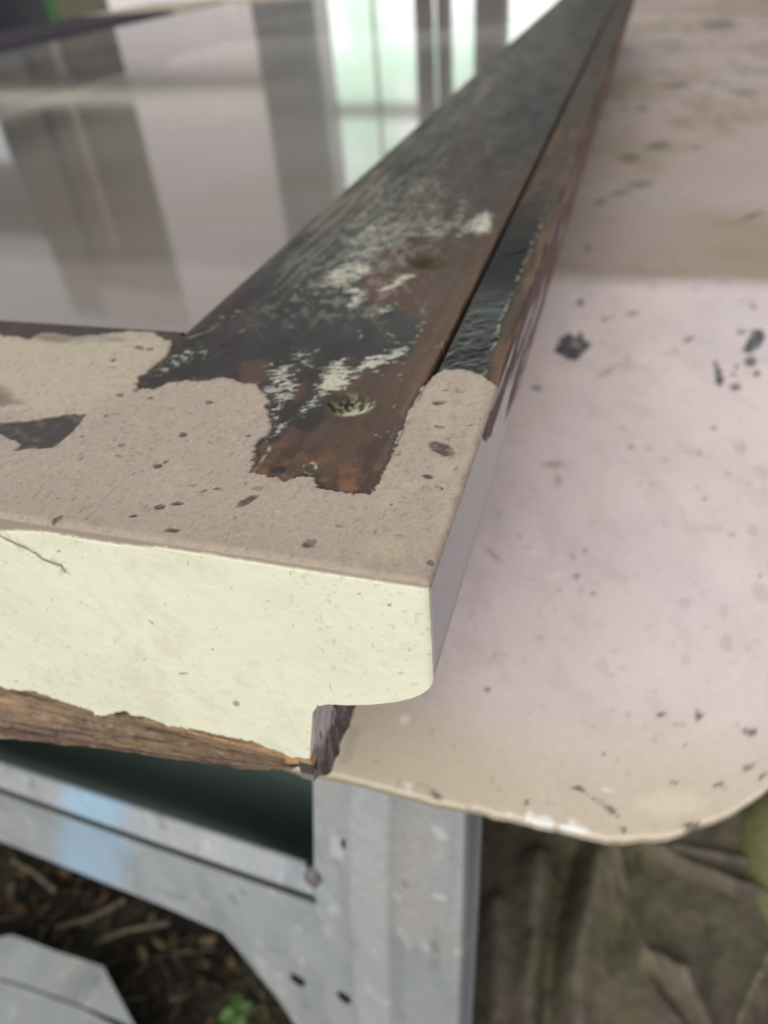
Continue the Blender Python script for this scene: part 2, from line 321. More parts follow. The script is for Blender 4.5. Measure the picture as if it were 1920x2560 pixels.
SPECK = [(-57.3,29.9,0.9,0.16,0.59,-1.06),(-67.9,24.2,0.44,0.51,0.52,-0.57),(-66.2,20.9,0.64,0.12,0.24,-0.36),(-56.9,19.3,1,0.19,0.42,-0.7),(-55.9,20.7,0.26,0.58,0.39,-0.38),(-49.8,8.1,0.95,0.5,0.49,-0.67),(-47.2,9.7,1.31,0.46,0.32,-0.5),(-53.1,5,0.84,0.17,0.24,-0.39),(-44.3,3.1,1.44,0.11,0.33,-0.65),(-66.1,1.48,0.57,1.09,0.67,-0.54),(-35.3,12.8,1.36,2.01,0.67,-0.77),(-20.6,4.6,1.12,0.57,0.54,-1.03),(-44,31.8,0.56,0.1,0.25,-0.53),(-79.8,41.9,0.92,0.15,0.51,-0.79),(-77.2,44.4,0.83,0.13,0.5,-0.81),(-72.1,41.9,0.81,0.13,0.38,-0.62),(-58.1,42.5,0.96,0.16,0.4,-0.76),(-88.3,63.7,1.73,-0.28,0.62,-1.19),(-85.2,63.3,1.03,0.14,0.48,-0.79),(-91.1,56.8,0.48,0.7,0.6,-0.68),(-77.6,33.6,0.53,0.09,0.29,-0.43),(-10.2,50,1.54,0.71,0.28,-0.89),(-6.1,34.2,2.95,-1.34,0,-2.07),(-6.6,25.3,1.16,-0.11,0.09,-0.69),(-3.4,22.5,0.4,0.08,0.1,-0.44),(-0.87,4.3,0.41,0.09,0.19,-0.77),(-10.1,55.2,0.65,0.1,0.11,-0.48),(-44.1,14.1,0.43,0.08,0.17,-0.32),(-77.9,25.6,0.51,0.09,0.28,-0.39),(-42.2,15,0.86,0.17,0.22,-0.43),(-8.2,41.4,1.11,-0.16,0.07,-0.55),(-10.6,16.6,0.33,0.07,0.12,-0.41),(-38.9,17.1,0.22,0.04,0.11,-0.22)]
GX0, GX1 = -15.2, -13.9      # the open joint beside the edge strip

def top_fields(x, y):
    sh = x.shape
    w1 = (fbm(x * .30, y * .22, 1, 4) - .5); w2 = (fbm(x * .30, y * .22, 2, 4) - .5)
    f1 = (fbm(x * 1.3, y * 1.0, 3, 3) - .5); f2 = (fbm(x * 1.3, y * 1.0, 4, 3) - .5)
    # --- dark stripped timber
    grain = fbm(x * .55, y * .035, 6, 4)
    c = flat(sh, CHAR) * (0.86 + 0.28 * fbm(x * .12, y * .05, 7, 4))[..., None]
    ro = .34 + .22 * fbm(x * .2, y * .1, 8, 3)
    wxx = x + 7 * w1 + 1.6 * f1; wyy = y + 9 * w2 + 2 * f2
    b = 1 - ss(-1.2, 1.2, sdp(wxx, wyy, BRN))
    b = np.maximum(b, (1 - ss(-1, 1, sdp(wxx, wyy, BRN2))) * .8)
    b = np.maximum(b, (1 - ss(-1, 1.5, sdp(wxx, wyy, EDGEB))) * .7)
    b = np.maximum(b, ss(-78.5, -80.5, x + .8 * w1) * .55)
    rim = ss(GX0 - 5.5, GX0 - .8, x + 1.2 * f1) * ss(40, 60, y); b = np.maximum(b, rim * (.9 - .75 * ss(90, 190, y)))
    c = mix(c, BROWN, b * (.72 + .4 * (grain - .5)))
    c = mix(c, lin(122, 92, 66), rim * ss(.4, .6, fbm(x * .9, y * .08, 61, 3)) * .4 * (1 - ss(110, 200, y)))
    for p in REDP:
        c = mix(c, RED, (1 - ss(-1.5, 1.5, sdp(wxx, wyy, p))) * .75)
    far = ss(95, 190, y)
    c = mix(c, lin(74, 64, 54), far * ss(.35, .60, fbm(x * .08, y * .012, 63, 4)) * .6)
    # streaky orange grain at the bare end
    og = ss(.40, .60, fbm(x * .30 + .10 * y, y * .26 - x * .10, 65, 5, .6)) * (1 - ss(16, 36, y + 5 * w2 + .16 * (x + 40))) * b
    c = mix(c, ORANGE, og * .75)
    dk = ss(.52, .66, fbm(x * .5, y * .22, 67, 4)) * b * (1 - ss(30, 60, y)); c = mix(c, lin(52, 40, 34), dk * .4)
    ro = ro + b * .14 + .16 * far
    # --- white fleck residue
    w = np.zeros(sh)
    for p, k in ZONES:
        w = np.maximum(w, k * (1 - ss(-2.2, 2.2, sdp(x + 2.2 * w1, y + 3 * w2, p))))
    w = np.maximum(w, .10 * ss(.55, .7, fbm(x * .05, y * .04, 71)))
    aa = x * .94 + y * .34; bb = y * .94 - x * .34
    fn = .40 * fbm(aa * .34 + 2.5 * w1, bb * 1.7 + 3.0 * w2, 73, 4, .65) + .60 * fbm(aa * .60 + 1.2 * w2, bb * 1.2 + 1.2 * w1, 72, 6, .76)
    t = .70 - .19 * w
    fk = ss(t - .015, t + .03, fn) * (w > .02)
    # long scuffs running with the stile further off
    fn2 = fbm(x * 1.1 - .03 * y, y * .05, 75, 5, .65)
    zone2 = ss(88, 125, y) * (1 - ss(430, 800, y)) * (1 - ss(-60, -26, x + .02 * y + 22 * w1))
    fk2 = ss(.62 - .14 * zone2, .70 - .14 * zone2, fn2) * zone2
    zone3 = (ss(70, 100, y) * (1 - ss(150, 200, y))) * (1 - ss(-42, -20, x)) * ss(-74, -62, x)
    fk3 = ss(.60 - .07 * zone3, .68 - .07 * zone3, fbm(x * .5 + y * .18, y * .30 - x * .1, 79, 4, .6)) * zone3
    c = mix(c, FLECK * .55, fk2 * .34); c = mix(c, FLECK * .6, fk3 * .30)
    haze_ = ss(t - .07, t + .01, fn) * (w > .15); c = mix(c, FLECK * .45, haze_ * .35)
    c = mix(c, FLECK * (.70 + .5 * fbm(x * .2, y * .2, 74))[..., None], fk * .8)
    scr = sum(np.exp(-(sdl(x + .9 * w1 + .4 * f1, y + .9 * w2 + .4 * f2, l) / .2) ** 2) for l in SCRATCH)
    c = mix(c, FLECK * .8, np.clip(scr, 0, 1) * .6 * ss(.3, .55, vn(x * .8, y * .8, 112)))
    ro = ro + .25 * np.maximum(fk, fk2 * .5)
    gr2 = fbm(x * 1.5, y * .03, 105, 4, .65)
    c = c * (.86 + .28 * gr2)[..., None]
    dz = .10 * fk + .07 * (grain - .5) * 2 + .10 * (gr2 - .5) * ss(60, 110, y) - .05
    # nail / knot holes
    for e, dep in ((HOLE1, 2.2), (HOLE2, 1.1)):
        r_ = ell(x + .7 * f1, y + .7 * f2, e)
        m = 1 - ss(.45, 1.05, r_); dz = dz - dep * m
        if dep > 2:
            c = mix(c, lin(30, 31, 25), m)
            hn = fbm(x * .9, y * .9, 81, 4, .7)
            c = mix(c, lin(150, 154, 118), m * ss(.50, .57, hn) * .8)
            hi = (1 - ss(.8, 1.25, ell(x, y, HOLE1_HI))) * ss(-3.0, 1.0, (x - HOLE1[0]) * .6 - (y - HOLE1[1]) * .55)
            c = mix(c, lin(200, 200, 170), hi * ss(.33, .42, hn) * .9)
        else:
            c = mix(c, lin(46, 42, 22), m); c = mix(c, lin(92, 86, 40), m * ss(.5, .65, fbm(x * .5, y * .5, 83)) * .6)
    for i, e in enumerate(KNOTS):
        r_ = ell(x + f1, y + f2, e); m = 1 - ss(.6, 1.05, r_)
        c = mix(c, lin(50, 42, 38) if i != 1 else lin(72, 68, 62), m * .9)
        if i == 1: c = mix(c, lin(190, 184, 164), np.exp(-((r_ - 1) / .12) ** 2) * ss(.35, .6, vn(x * 1.2, y * 1.2, 85)) * .9)
        dz -= .25 * m
    # --- primer coat
    ff = fbm(x * 3.2, y * 2.6, 109, 2) - .5
    p = sdp(x + 1.0 * w1 + 1.2 * f1 + .5 * ff, y + 1.6 * w2 + 1.7 * f2 + .7 * ff, PRIM)
    und = (1 - ss(.2, 2.2, p + 2.6 * (fbm(x * .7, y * .6, 108, 4, .65) - .5) * 2)) * ss(.3, .55, vn(x * .12, y * .12, 110))
    c = mix(c, lin(116, 106, 96), und * .45)
    m = 1 - ss(-.12, .22, p)
    pc = flat(sh, PRIMER) * (.95 + .10 * fbm(x * .10, y * .08, 87, 4))[..., None]
    pc = mix(pc, PRIMER_HI, (1 - ss(-5, 4, sdp(x + 5 * w1, y + 5 * w2, CREAMY))) * .75)
    pc *= (1 + .12 * (fbm(x * 1.6, y * 1.2, 88, 3) - .5))[..., None]
    pc = mix(pc, lin(128, 112, 96), ss(.66, .80, vn(x * 1.7, y * 1.2, 89)) * .26)
    pc = mix(pc, lin(196, 186, 164), ss(.70, .85, vn(x * 1.3, y * .9, 90)) * .22)
    pc = mix(pc, lin(84, 72, 64), ss(.90, .94, vn(x * .9, y * .75, 92)) * .45)
    pc = mix(pc, lin(140, 126, 112), (1 - ss(2, 14, y)) * .18)
    ck = ss(.45, .7, fbm(x * .25, y * .18, 94, 4)) * ss(-16, -10, x) * (1 - ss(55, 64, y)); pc = mix(pc, lin(190, 178, 150), ck * .4)
    for e in SPECK:
        r_ = ell(x + .55 * f1, y + .7 * f2, e); mm_ = (1 - ss(.7, 1.1, r_)) * (.6 + .4 * ss(.35, .6, fbm(x * 1.2, y * 1.2, 96, 3)))
        pc = mix(pc, lin(78, 68, 62), mm_ * .92); dz = dz - .18 * mm_ * m
    da = 1 - ss(-.25, .25, sdp(x + .7 * f1, y + .9 * f2, DARKA)); ga = 1 - ss(-2.2, 1.2, sdp(x + 1.2 * w1, y + 2 * w2, GREYA))
    pc = mix(pc, lin(148, 136, 136), (1 - ss(0, 6, sdp(x + 4 * w1, y + 4 * w2, DARKA))) * .55 * ss(-90, -105, x))
    pc = mix(pc, lin(108, 96, 88), ga * .75)
    pc = mix(pc, lin(56, 50, 50) , da * .95); pc = mix(pc, lin(112, 108, 104), da * ss(.56, .62, fbm(x * .3 - y * .25, y * .5 + x * .2, 98, 4)) * .4)
    br = np.exp(-(sdp(x, y, BRS) .clip(0) / 1.2) ** 2); pc = mix(pc, lin(120, 92, 72), br * .7)
    gz = ss(62, 68, y + 5 * w2) * (x < -80); pc = mix(pc, lin(136, 132, 122), gz * ss(.45, .6, fbm(x * .08, y * .3, 99)) * .8)
    m2 = m * (1 - da)
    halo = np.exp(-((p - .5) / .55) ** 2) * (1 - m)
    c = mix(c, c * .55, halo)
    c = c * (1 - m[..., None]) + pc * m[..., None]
    ro = ro * (1 - m) + .62 * m; ro = np.where(da * m > .5, .45, ro)
    dz = dz + .42 * m2 + .05 * m * (fbm(x * .6, y * .5, 103, 3) - .5)
    gv = ss(GX0 - .25, GX0 + .1, x) * (1 - ss(GX1 - .1, GX1 + .25, x)) * (1 - m) * ss(52, 60, y)
    c = mix(c, TAR * .6, gv); dz = dz - 7.5 * gv
    crk = np.exp(-((x - (GX0 + .5)) / .22) ** 2) * m * ss(18, 22, y) * ss(.35, .55, vn(x * 0, y * .25, 107)); c = mix(c, c * .55, crk); dz = dz - .2 * crk
    return c, ro, dz

BRS = [(-119.7,66.2),(-113.5,66.3),(-110.3,65.6),(-110.2,64.2),(-115.8,64.4)]
SCRATCH = [[(-47.1,65.1),(-43.9,61.9),(-41,60.8)], [(-37.7,80.7),(-36.4,79.4),(-35.7,77.3),(-35.8,76)], [(-28.4,76.5),(-25.7,75.6)], [(-32.3,81.4),(-28,78.7)], [(-67,75.8),(-66,79.4)], [(-40.8,32.8),(-38.5,29),(-38,21.3)], [(-79,70.9),(-75.4,75.9),(-75.3,79)]]

rows = growing(0, 190, 1500, .30, 1.02)
# stile: detailed top + core
xs = np.concatenate([np.linspace(-82.0, GX0 - .5, 232), np.linspace(GX0 - .4, GX1, 14)])
X, Y = np.meshgrid(xs, rows)
c, ro, dz = top_fields(X, Y)
re = 1.7
for d_ in (np.where(Y > 72, X + 82.0, 9), Y, ):
    q = np.clip(re - d_, 0, re); dz = dz - (re - np.sqrt(np.clip(re * re - q * q, 0, None)))
mb = MB(); mb.sheet(np.stack([X, Y, dz], -1), c, ro, skirt=(0, 0, -8))
# core with the rebated lip: profile swept along the stile
prof = [(GX0, -9.5), (GX0, -22), (-16.2, -32.6), (-20.5, -34.4), (-22.8, -36.4), (-24.4, -39), (-27.4, -54), (-28, -71.4), (-29, -72), (-81.9, -72), (-81.9, -9.5)]
pv = np.array([[(a, y_, max(b_, zm)) for (a, b_) in prof + prof[:1]] for (y_, zm) in ((.9, -61), (9, -72), (1500, -72))])
mb.sheet(pv, BROWN * .8, .6)
mb.build('stile', M_sash, sash, offset=SO)

# edge strip: top, rounded arris, painted side and rounded lower edge as one folded surface
SIDE_A = [(46.4,-6.2),(40.9,-0.61),(48.1,-0.59),(56,1.63),(65,1.45),(75.4,-4.5),(68.2,-4.6),(70.7,-9),(62.6,-9.4),(55,-8.6),(48.7,-6.5)]
SIDE_B = [(73.7,-27.5),(82,-25.2),(88.7,-20.5),(95.4,-19.6),(92.6,-14.6),(85.3,-7.5),(108.7,-14.8),(190.5,-14.7),(390.4,-91.9),(156.2,-59.5),(89.6,-37)]
def strip_profile():
    pts = []
    for x_ in np.linspace(GX1, -1.3, 46): pts.append((x_, 0.0))
    for a in np.linspace(0, math.pi / 2, 9)[1:]: pts.append((-1.3 + 1.3 * math.sin(a), -1.3 + 1.3 * math.cos(a)))
    for z_ in np.linspace(-1.6, -20.8, 66): pts.append((0, z_))
    pts += [(-.12, -21.6), (-.4, -22.8), (-1.0, -24.1), (-1.7, -25.2), (-2.5, -26.1), (-4.3, -27.7), (-7.3, -29.7), (-12, -31.9), (-16, -33)]
    return np.array(pts)
sp = strip_profile()
U, Y = np.meshgrid(np.arange(len(sp)), rows)
X = sp[U, 0]; Z = sp[U, 1].copy()
c, ro, dz = top_fields(X, Y)
f1 = fbm(X * 1.3, Y * 1.0, 3, 3) - .5; w1 = fbm(X * .3, Y * .22, 1, 4) - .5
prim = 1 - ss(-.12, .22, sdp(X + 1.0 * w1 + .9 * f1, Y + 1.6 * (fbm(X * .3, Y * .22, 2, 4) - .5), PRIM))
# tar-black glossy stretch
yt0, yt1 = 62.0, [(-2.82,200.2)][0][1]
rx = X + 1.4 * (fbm(X * .5, Y * .18, 111, 4) - .5) * 2
tar = (1 - prim) * (1 - ss(yt1 - 70, yt1 + 30, Y + 40 * w1)) * (1 - ss(-4.3, -3.4, rx - .004 * (Y - 62)))
c = mix(c, lin(72, 60, 50), (1 - prim) * .8)
c = mix(c, lin(122, 96, 70), (1 - prim) * ss(.52, .68, fbm(X * .45, Y * .07, 113, 4)) * .35 * (1 - ss(600, 900, Y)))
c = mix(c, lin(58, 51, 45), (1 - prim) * ss(yt1 + 40, yt1 + 200, Y) * .7)
wr = fbm(X * .34 + Y * .05, Y * .42 - X * .2, 115, 4, .6)
c = mix(c, TAR, tar); c = mix(c, lin(168, 166, 150), tar * (np.exp(-((rx + 4.3) / .35) ** 2)) * ss(.4, .6, vn(X, Y * .8, 117)) * .6)
ro = ro * (1 - tar) + (.20 + .40 * ss(84, 125, Y)) * tar
dz = dz + tar * (.42 * (wr - .5) * (1 - .93 * ss(85, 125, Y)) + .12) - .5 * np.exp(-(sdl(X, Y, [(-10.6,132.9),(-6.7,135.8),(-5.3,138.2)]) / .4) ** 2) * tar
# side of the strip: lilac primer with bare streaks running to points
side = ss(-.9, -1.6, Z)
sy = Y; sz = Z
wz = sz + 1.2 * (fbm(sy * .05, sz * .6, 121, 4) - .5) + .5 * (fbm(sy * .5, sz * 2, 122, 3) - .5)
sc_ = flat(X.shape, LILAC) * (.96 + .08 * fbm(sy * .2, sz * .3, 123, 4))[..., None]
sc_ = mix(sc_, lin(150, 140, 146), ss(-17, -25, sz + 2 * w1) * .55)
mA = 1 - ss(-.15, .2, sdp(sy + 1.5 * f1, wz, SIDE_A)); mB = 1 - ss(-.3, .5, sdp(sy + 1.5 * f1, wz, SIDE_B))
bare = flat(X.shape, lin(104, 84, 82)) * (.75 + .5 * fbm(sy * .04, sz * .9, 125, 5, .6))[..., None]
bare = mix(bare, lin(132, 100, 84), ss(.55, .7, fbm(sy * .03, sz * .5, 127, 4)) * .5)
bare = mix(bare, lin(48, 40, 42), ss(.63, .72, fbm(sy * .05, sz * 1.4, 129, 4, .6)) * .8)
yedge = 72 + 22 * (fbm(sy * .0 + 3.1, wz * .45, 131, 3) - .5) * 2
mC = ss(yedge - 2, yedge + 9, sy)
pal = ss(.60, .66, fbm(sy * .03, sz * .7, 133, 4, .55)) * (1 - ss(120, 320, sy)); bare = mix(bare, LILAC * .9, pal * .75)
bm = np.maximum.reduce([mA, mB, mC])
sc_ = mix(sc_, bare, bm)
rimc = ss(-.5, -1.1, Z) * (1 - ss(-1.2, -3.2, Z)) * mC
sc_ = mix(sc_, lin(170, 140, 112), rimc * ss(.4, .6, fbm(sy * .05, sz, 135, 3)) * .7)
arw = ss(-1.8, -.2, X) * (1 - prim)
c = mix(c, lin(150, 122, 98), arw * ss(.4, .65, fbm(sy * .08, X, 137, 3)) * .6)
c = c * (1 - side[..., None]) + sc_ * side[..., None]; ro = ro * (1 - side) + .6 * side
rel = side * ((-.35 * bm) + .35 * bm * (fbm(sy * .06, sz * 1.2, 139, 4, .6) - .5) * 2)
q = np.clip(1.0 - Y, 0, 1.0); rnd = 1.0 - np.sqrt(np.clip(1 - q * q, 0, None))
Zs = Z + np.where(Z > -1.2, dz, 0) - rnd * (Z > -1.0)
Xs = X + rel - rnd * .8 * (Z < -1.0)
mb = MB(); mb.sheet(np.stack([Xs, Y, Zs], -1), c, ro)
mb.build('edge_strip', M_sash, sash, offset=SO)

# bottom rail: detailed top + core
xs = np.concatenate([np.linspace(-760, -172, 60), np.arange(-170, -82.15, .32), [-82.0]])
ry = np.arange(0, 75.01, .30)
X, Y = np.meshgrid(xs, ry)
c, ro, dz = top_fields(X, Y)
rd = 1.1 + 1.6 * ss(-85, -130, X)
q = np.clip(rd - Y, 0, None); dz = dz - (rd - np.sqrt(np.clip(rd * rd - q * q, 0, None)))
q = np.clip(1.5 - (75 - Y), 0, 1.5); dz = dz - (1.5 - np.sqrt(np.clip(2.25 - q * q, 0, None)))
mb = MB(); mb.sheet(np.stack([X, Y, dz], -1), c, ro, skirt=(0, 0, -8))
mb.box((-760, 1.0, -62), (-82.1, 74.6, -9.5), BROWN * .8); mb.box((-760, 6, -72), (-82.1, 74.4, -62.2), BROWN * .8)
mb.build('bottom_rail', M_sash, sash, offset=SO)

# painted end face (front): cream gloss over the lip and the tongue, worn timber below
TOPB = np.array([(-109.8,-8),(-78.6,-2.99),(-72.9,-1.92),(-68,-1.36),(-61.2,-1.61),(-53.2,-1.53),(-46.6,-1.12),(-45.8,-0.46),(-40.1,-0.44),(-33.5,-0.08),(-25.8,0.1),(-19.1,0.15),(-10.8,0.07),(-4.5,0.03),(0.3,-0.1)])
LOWB = np.array([(-144.4,-59.3),(-105.4,-55.7),(-94.6,-54.5),(-87.4,-55.5),(-79.8,-56.7),(-79.7,-58.3),(-73.7,-55.7),(-68.9,-55.4),(-62.4,-55.6),(-54.2,-54.5),(-46.6,-54.4),(-39.1,-54.2),(-34,-55.9),(-31,-56.7),(-27.2,-55.2)])
CRACK = [(-79.8,-3.5),(-78.9,-4.5),(-76.5,-5.7),(-74.1,-6.3),(-71.7,-8.5),(-69.4,-9.3),(-68.2,-9.4),(-67.9,-10.9)]
CRACK2 = [(-74.1,-56.9),(-70.4,-54.6),(-69.7,-56.1),(-66.3,-55.1),(-63.8,-55.2),(-62,-55.7)]
FSPOT = [(-40.5,-41,0.78,-0.19,-0.49,-1.13),(-53.2,-20.6,0.41,-0.52,-0.18,-0.21),(-6.4,-5.3,0.32,0.07,-0.03,-0.36),(-11.2,-3.9,0.26,0.06,-0.03,-0.27),(-48.5,-14.7,0.26,0.06,-0.07,-0.22),(-58.4,-32.5,0.3,0.08,-0.13,-0.4),(-50.5,-34.6,1.39,0.55,-0.09,-0.39),(-98.4,-51.3,0.52,0.15,-0.25,-0.51),(-41.7,-25.1,0.26,0.07,-0.09,-0.36),(-67,-5.6,0.51,0.26,-0.03,-0.27),(-18.9,-34.7,0.33,0.1,-0.08,-0.63)]
lipz = np.array([(-0.16,-21.1),(-0.35,-22.7),(-0.95,-24.3),(-2.34,-26.2),(-4.2,-27.9),(-7.2,-29.9),(-11.8,-32.1),(-16.5,-33.8),(-20.5,-34.8),(-22.3,-36),(-23.8,-38.1)])[::-1]
def tongue_x(z): return np.interp(-z, [0, 35.2, 36.5, 38.5, 55, 72], [-22.5, -22.5, -22.9, -24.0, -27.1, -27.6])
def front_part(xs, zt, zb, nz, warp=False):
    X, V = np.meshgrid(xs, np.linspace(0, 1, nz))
    Z = zt[None] + V * (zb - zt)[None]
    if warp: X = X + (tongue_x(Z) + 22.5) * ss(-62, -22.5, X)
    f1 = fbm(X * 1.2, Z * 1.2, 201, 3) - .5; w1 = fbm(X * .2, Z * .2, 203, 4) - .5
    c = flat(X.shape, CREAM) * (.97 + .06 * fbm(X * .06, Z * .08, 205, 4))[..., None]
    c = mix(c, lin(232, 232, 204), ss(.5, .7, fbm(X * .045 + 4, Z * .06, 207, 4)) * .3)
    c = mix(c, lin(170, 166, 140), ss(.80, .9, vn(X * 1.3, Z * 1.3, 209)) * ss(.45, .65, fbm(X * .06, Z * .06, 210)) * .3)
    c = mix(c, lin(150, 146, 120), ss(.60, .70, fbm(X * .5 + Z * .3, Z * .25 - X * .2, 208, 4)) * ss(.5, .6, fbm(X * .05, Z * .05, 218)) * .07)
    c = mix(c, lin(120, 116, 98), ss(.93, .97, vn(X * 1.3, Z * 1.3, 211)) * .4)
    bs = fbm(X * .05, Z * 1.5, 206, 4, .6); c = c * (.975 + .05 * bs)[..., None]
    c = mix(c, lin(206, 200, 174), ss(.56, .70, fbm(X * .10, Z * .09, 216, 6, .7)) * .2)
    c = mix(c, lin(176, 170, 138), np.exp(-(X / .9) ** 2) * .45 * (.4 + fbm(X, Z * .5, 220, 3)))
    for e in FSPOT: c = mix(c, lin(120, 106, 88), (1 - ss(.6, 1.2, ell(X + .3 * f1, Z + .3 * f1, e))) * .65)
    ck = np.exp(-(sdl(X + .9 * f1, Z + .9 * w1, CRACK) / .36) ** 2); c = mix(c, lin(84, 78, 56), ck * .85)
    sm = np.exp(-(sdl(X, Z, CRACK) / 1.6) ** 2) * ss(.45, .65, fbm(X, Z, 213, 3)); c = mix(c, lin(150, 142, 110), sm * .4)
    y = np.full(X.shape, -.35) + .30 * ck + .12 * (fbm(X * .10, Z * .10, 215, 3) - .5)
    # primer lapping over the worn top arris
    tb = np.minimum(np.interp(X, TOPB[:, 0], TOPB[:, 1]), -.72) + .35 * f1
    pm = ss(tb - .08, tb + .10, Z)
    ln = np.exp(-((Z - tb) / .16) ** 2)
    c = mix(c, PRIMER * .92, pm); c = mix(c, lin(150, 138, 112), ln * .35)
    y = y + .32 * pm
    # worn timber under the paint
    lb = np.interp(X, LOWB[:, 0], LOWB[:, 1]) + 1.0 * f1 + .7 * (vn(X * .9, X * 0, 217) - .5)
    wm = (1 - ss(lb - .12, lb + .12, Z)) * (X < -27.0)
    wood = flat(X.shape, lin(132, 110, 88)) * (.62 + .76 * fbm(X * .09, Z * 1.3 + X * .03, 219, 6, .72))[..., None]
    dd = lb - Z
    wood = mix(wood, lin(186, 150, 108), ss(.50, .64, fbm(X * .03, (Z + X * .03) * .28, 221, 5, .55)) * np.exp(-((dd - 2.8) / 4.5) ** 2) * .8)
    wood = mix(wood, lin(104, 88, 78), ss(3.5, 8, dd) * .6 * ss(.3, .6, fbm(X * .1, Z * .5, 222, 4)))
    wood = mix(wood, lin(62, 52, 46), ss(.58, .70, fbm(X * .06, Z * 1.1, 223, 4, .6)) * .7)
    wood = mix(wood, lin(206, 158, 108), ell_in(X, Z, [(-33.2,-57.5),(-31,-56.7),(-25.6,-56.7),(-25.5,-58.5),(-28.4,-60),(-33.4,-60.2)]) * .9)
    wood = mix(wood, lin(40, 32, 28), ell_in(X, Z, [(-33.9,-61.6),(-28.4,-60.5),(-24.4,-58.9),(-25.8,-61.1),(-31.6,-63.1)]) * .9)
    wood = mix(wood, lin(60, 50, 44), ss(.60, .68, fbm(X * .5, Z * 1.2, 224, 5, .7)) * .6)
    wood = mix(wood, lin(176, 160, 140), ss(.62, .72, fbm(X * .35, Z * .9, 226, 5, .7)) * .4)
    wood = mix(wood, lin(196, 192, 170), ss(-68.6, -69.6, Z + 3 * f1) * ss(.5, .7, vn(X * .08, X * 0, 228)) * .6)
    edge = np.exp(-((Z - lb) / .22) ** 2) * (X < -27) ; crk = np.exp(-(sdl(X + 1.6 * f1, Z + 1.6 * w1, CRACK2) / .75) ** 2)
    c = mix(c, wood, wm); c = mix(c, lin(70, 54, 38), edge * .55 * ss(.3, .7, vn(X * .5, X * 0, 225))); c = mix(c, lin(54, 38, 26), crk * .95)
    y = y + .45 * wm - wm * (.7 * (fbm(X * .05, Z * .8, 227, 4) - .5) + .5 * (fbm(X * .4, Z * 1.6, 229, 4, .65) - .5)) + .9 * crk
    # the worn skirt of the rail swells forward to the left and turns under
    fwd = np.clip((-30 - X) / 90., 0, 1.6) * 7.5
    y = y - fwd * ss(-56, -72, Z) * (X < -27)
    turn = ss(.90, 1.0, V) ** 2 * (X < -27.2); y = y + turn * 1.5
    ro = .40 + .3 * np.maximum(wm, pm)
    return np.stack([X, y, Z], -1), c, ro
def ell_in(x, z, poly): return 1 - ss(-.3, .3, sdp(x + .6 * (fbm(x, z, 231, 3) - .5), z + .6 * (fbm(x, z, 233, 3) - .5), poly))
mb = MB()
xs = np.concatenate([np.linspace(-760, -160, 30), np.arange(-158, -22.7, .30), [-22.5]])
BOT = np.array([(-107.9,-70.6),(-84.6,-69.3),(-62.9,-68.3),(-42.6,-67.6),(-29.2,-64.7),(-27,-63.1)])
zb = np.interp(xs, BOT[:, 0], BOT[:, 1])
zb = zb + .5 * (vn(xs * .25, xs * 0, 235) - .5)
P3, c, ro = front_part(xs, np.full(xs.shape, -.35) - np.clip((-85 - xs) / 45, 0, 1) * 1.2, zb, 230, True)
mb.sheet(P3, c, ro, flip=True, skirt=(0, 11.0, 0))
xs = np.concatenate([np.arange(-22.5, -1.2, .30), np.linspace(-1.1, -.12, 16)])
zb = np.interp(xs, lipz[:, 0], lipz[:, 1]); zb = np.where(xs < -20.5, np.interp(xs, [-22.5, -20.5], [-36.0, np.interp(-20.5, lipz[:, 0], lipz[:, 1])]), zb)
P3, c, ro = front_part(xs, np.full(xs.shape, -.35), zb, 120)
mb.sheet(P3, c, ro, flip=True, skirt=(0, 1.6, 0))
mb.build('painted_end', M_cream, sash, offset=SO)

# side of the tongue under the lip: peeling lilac paint over dark timber
ty = np.concatenate([np.arange(.1, 60, .3), np.linspace(61, 300, 60)]); tz = np.linspace(-33.5, -72.6, 130)
Yg, Zg = np.meshgrid(ty, tz)
st = fbm(Yg * .16 + .10 * Zg * .2, Zg * .05 + Yg * .02, 241, 5, .6)
c = flat(Yg.shape, lin(98, 84, 84)) * (.7 + .6 * fbm(Yg * .8, Zg * .12, 243, 4))[..., None]
pm = ss(.46, .50, fbm(Yg * .36, Zg * .075, 245, 5, .6)); near = 1 - ss(8.0, 10.5, Yg + 2.5 * (fbm(Yg * .3, Zg * .2, 247, 3) - .5) * 2 + ss(-55, -70, Zg) * 6)
pm = np.maximum(pm * ss(4, 9, Yg), near) * (.25 + .75 * ss(-62, -55, Zg))
c = mix(c, lin(222, 211, 214) , pm * .92); c = mix(c, lin(40, 34, 36), ss(.62, .7, fbm(Yg * .5, Zg * .09, 249, 4)) * .7)
xo = tongue_x(Zg) + .1 + .5 * pm * ss(.5, 3, Yg) + 1.2 * (fbm(Yg * .5, Zg * .06, 251, 4) - .5) * ss(.5, 4, Yg) + 0 * 4.0 * np.exp(-((Zg + 33.5) / 2.2) ** 2)
mb = MB(); mb.sheet(np.stack([xo, Yg, Zg * (1 - .11 * (1 - ss(0, 8, Yg)) * ss(-34, -72, Zg)) + .9 * (fbm(Yg * .4, Yg * 0, 253, 3) - .5)], -1), c, np.full(Yg.shape, .65), flip=True, skirt=(-3, 0, 0))
mb.build('tongue_side', M_sash, sash, offset=SO)

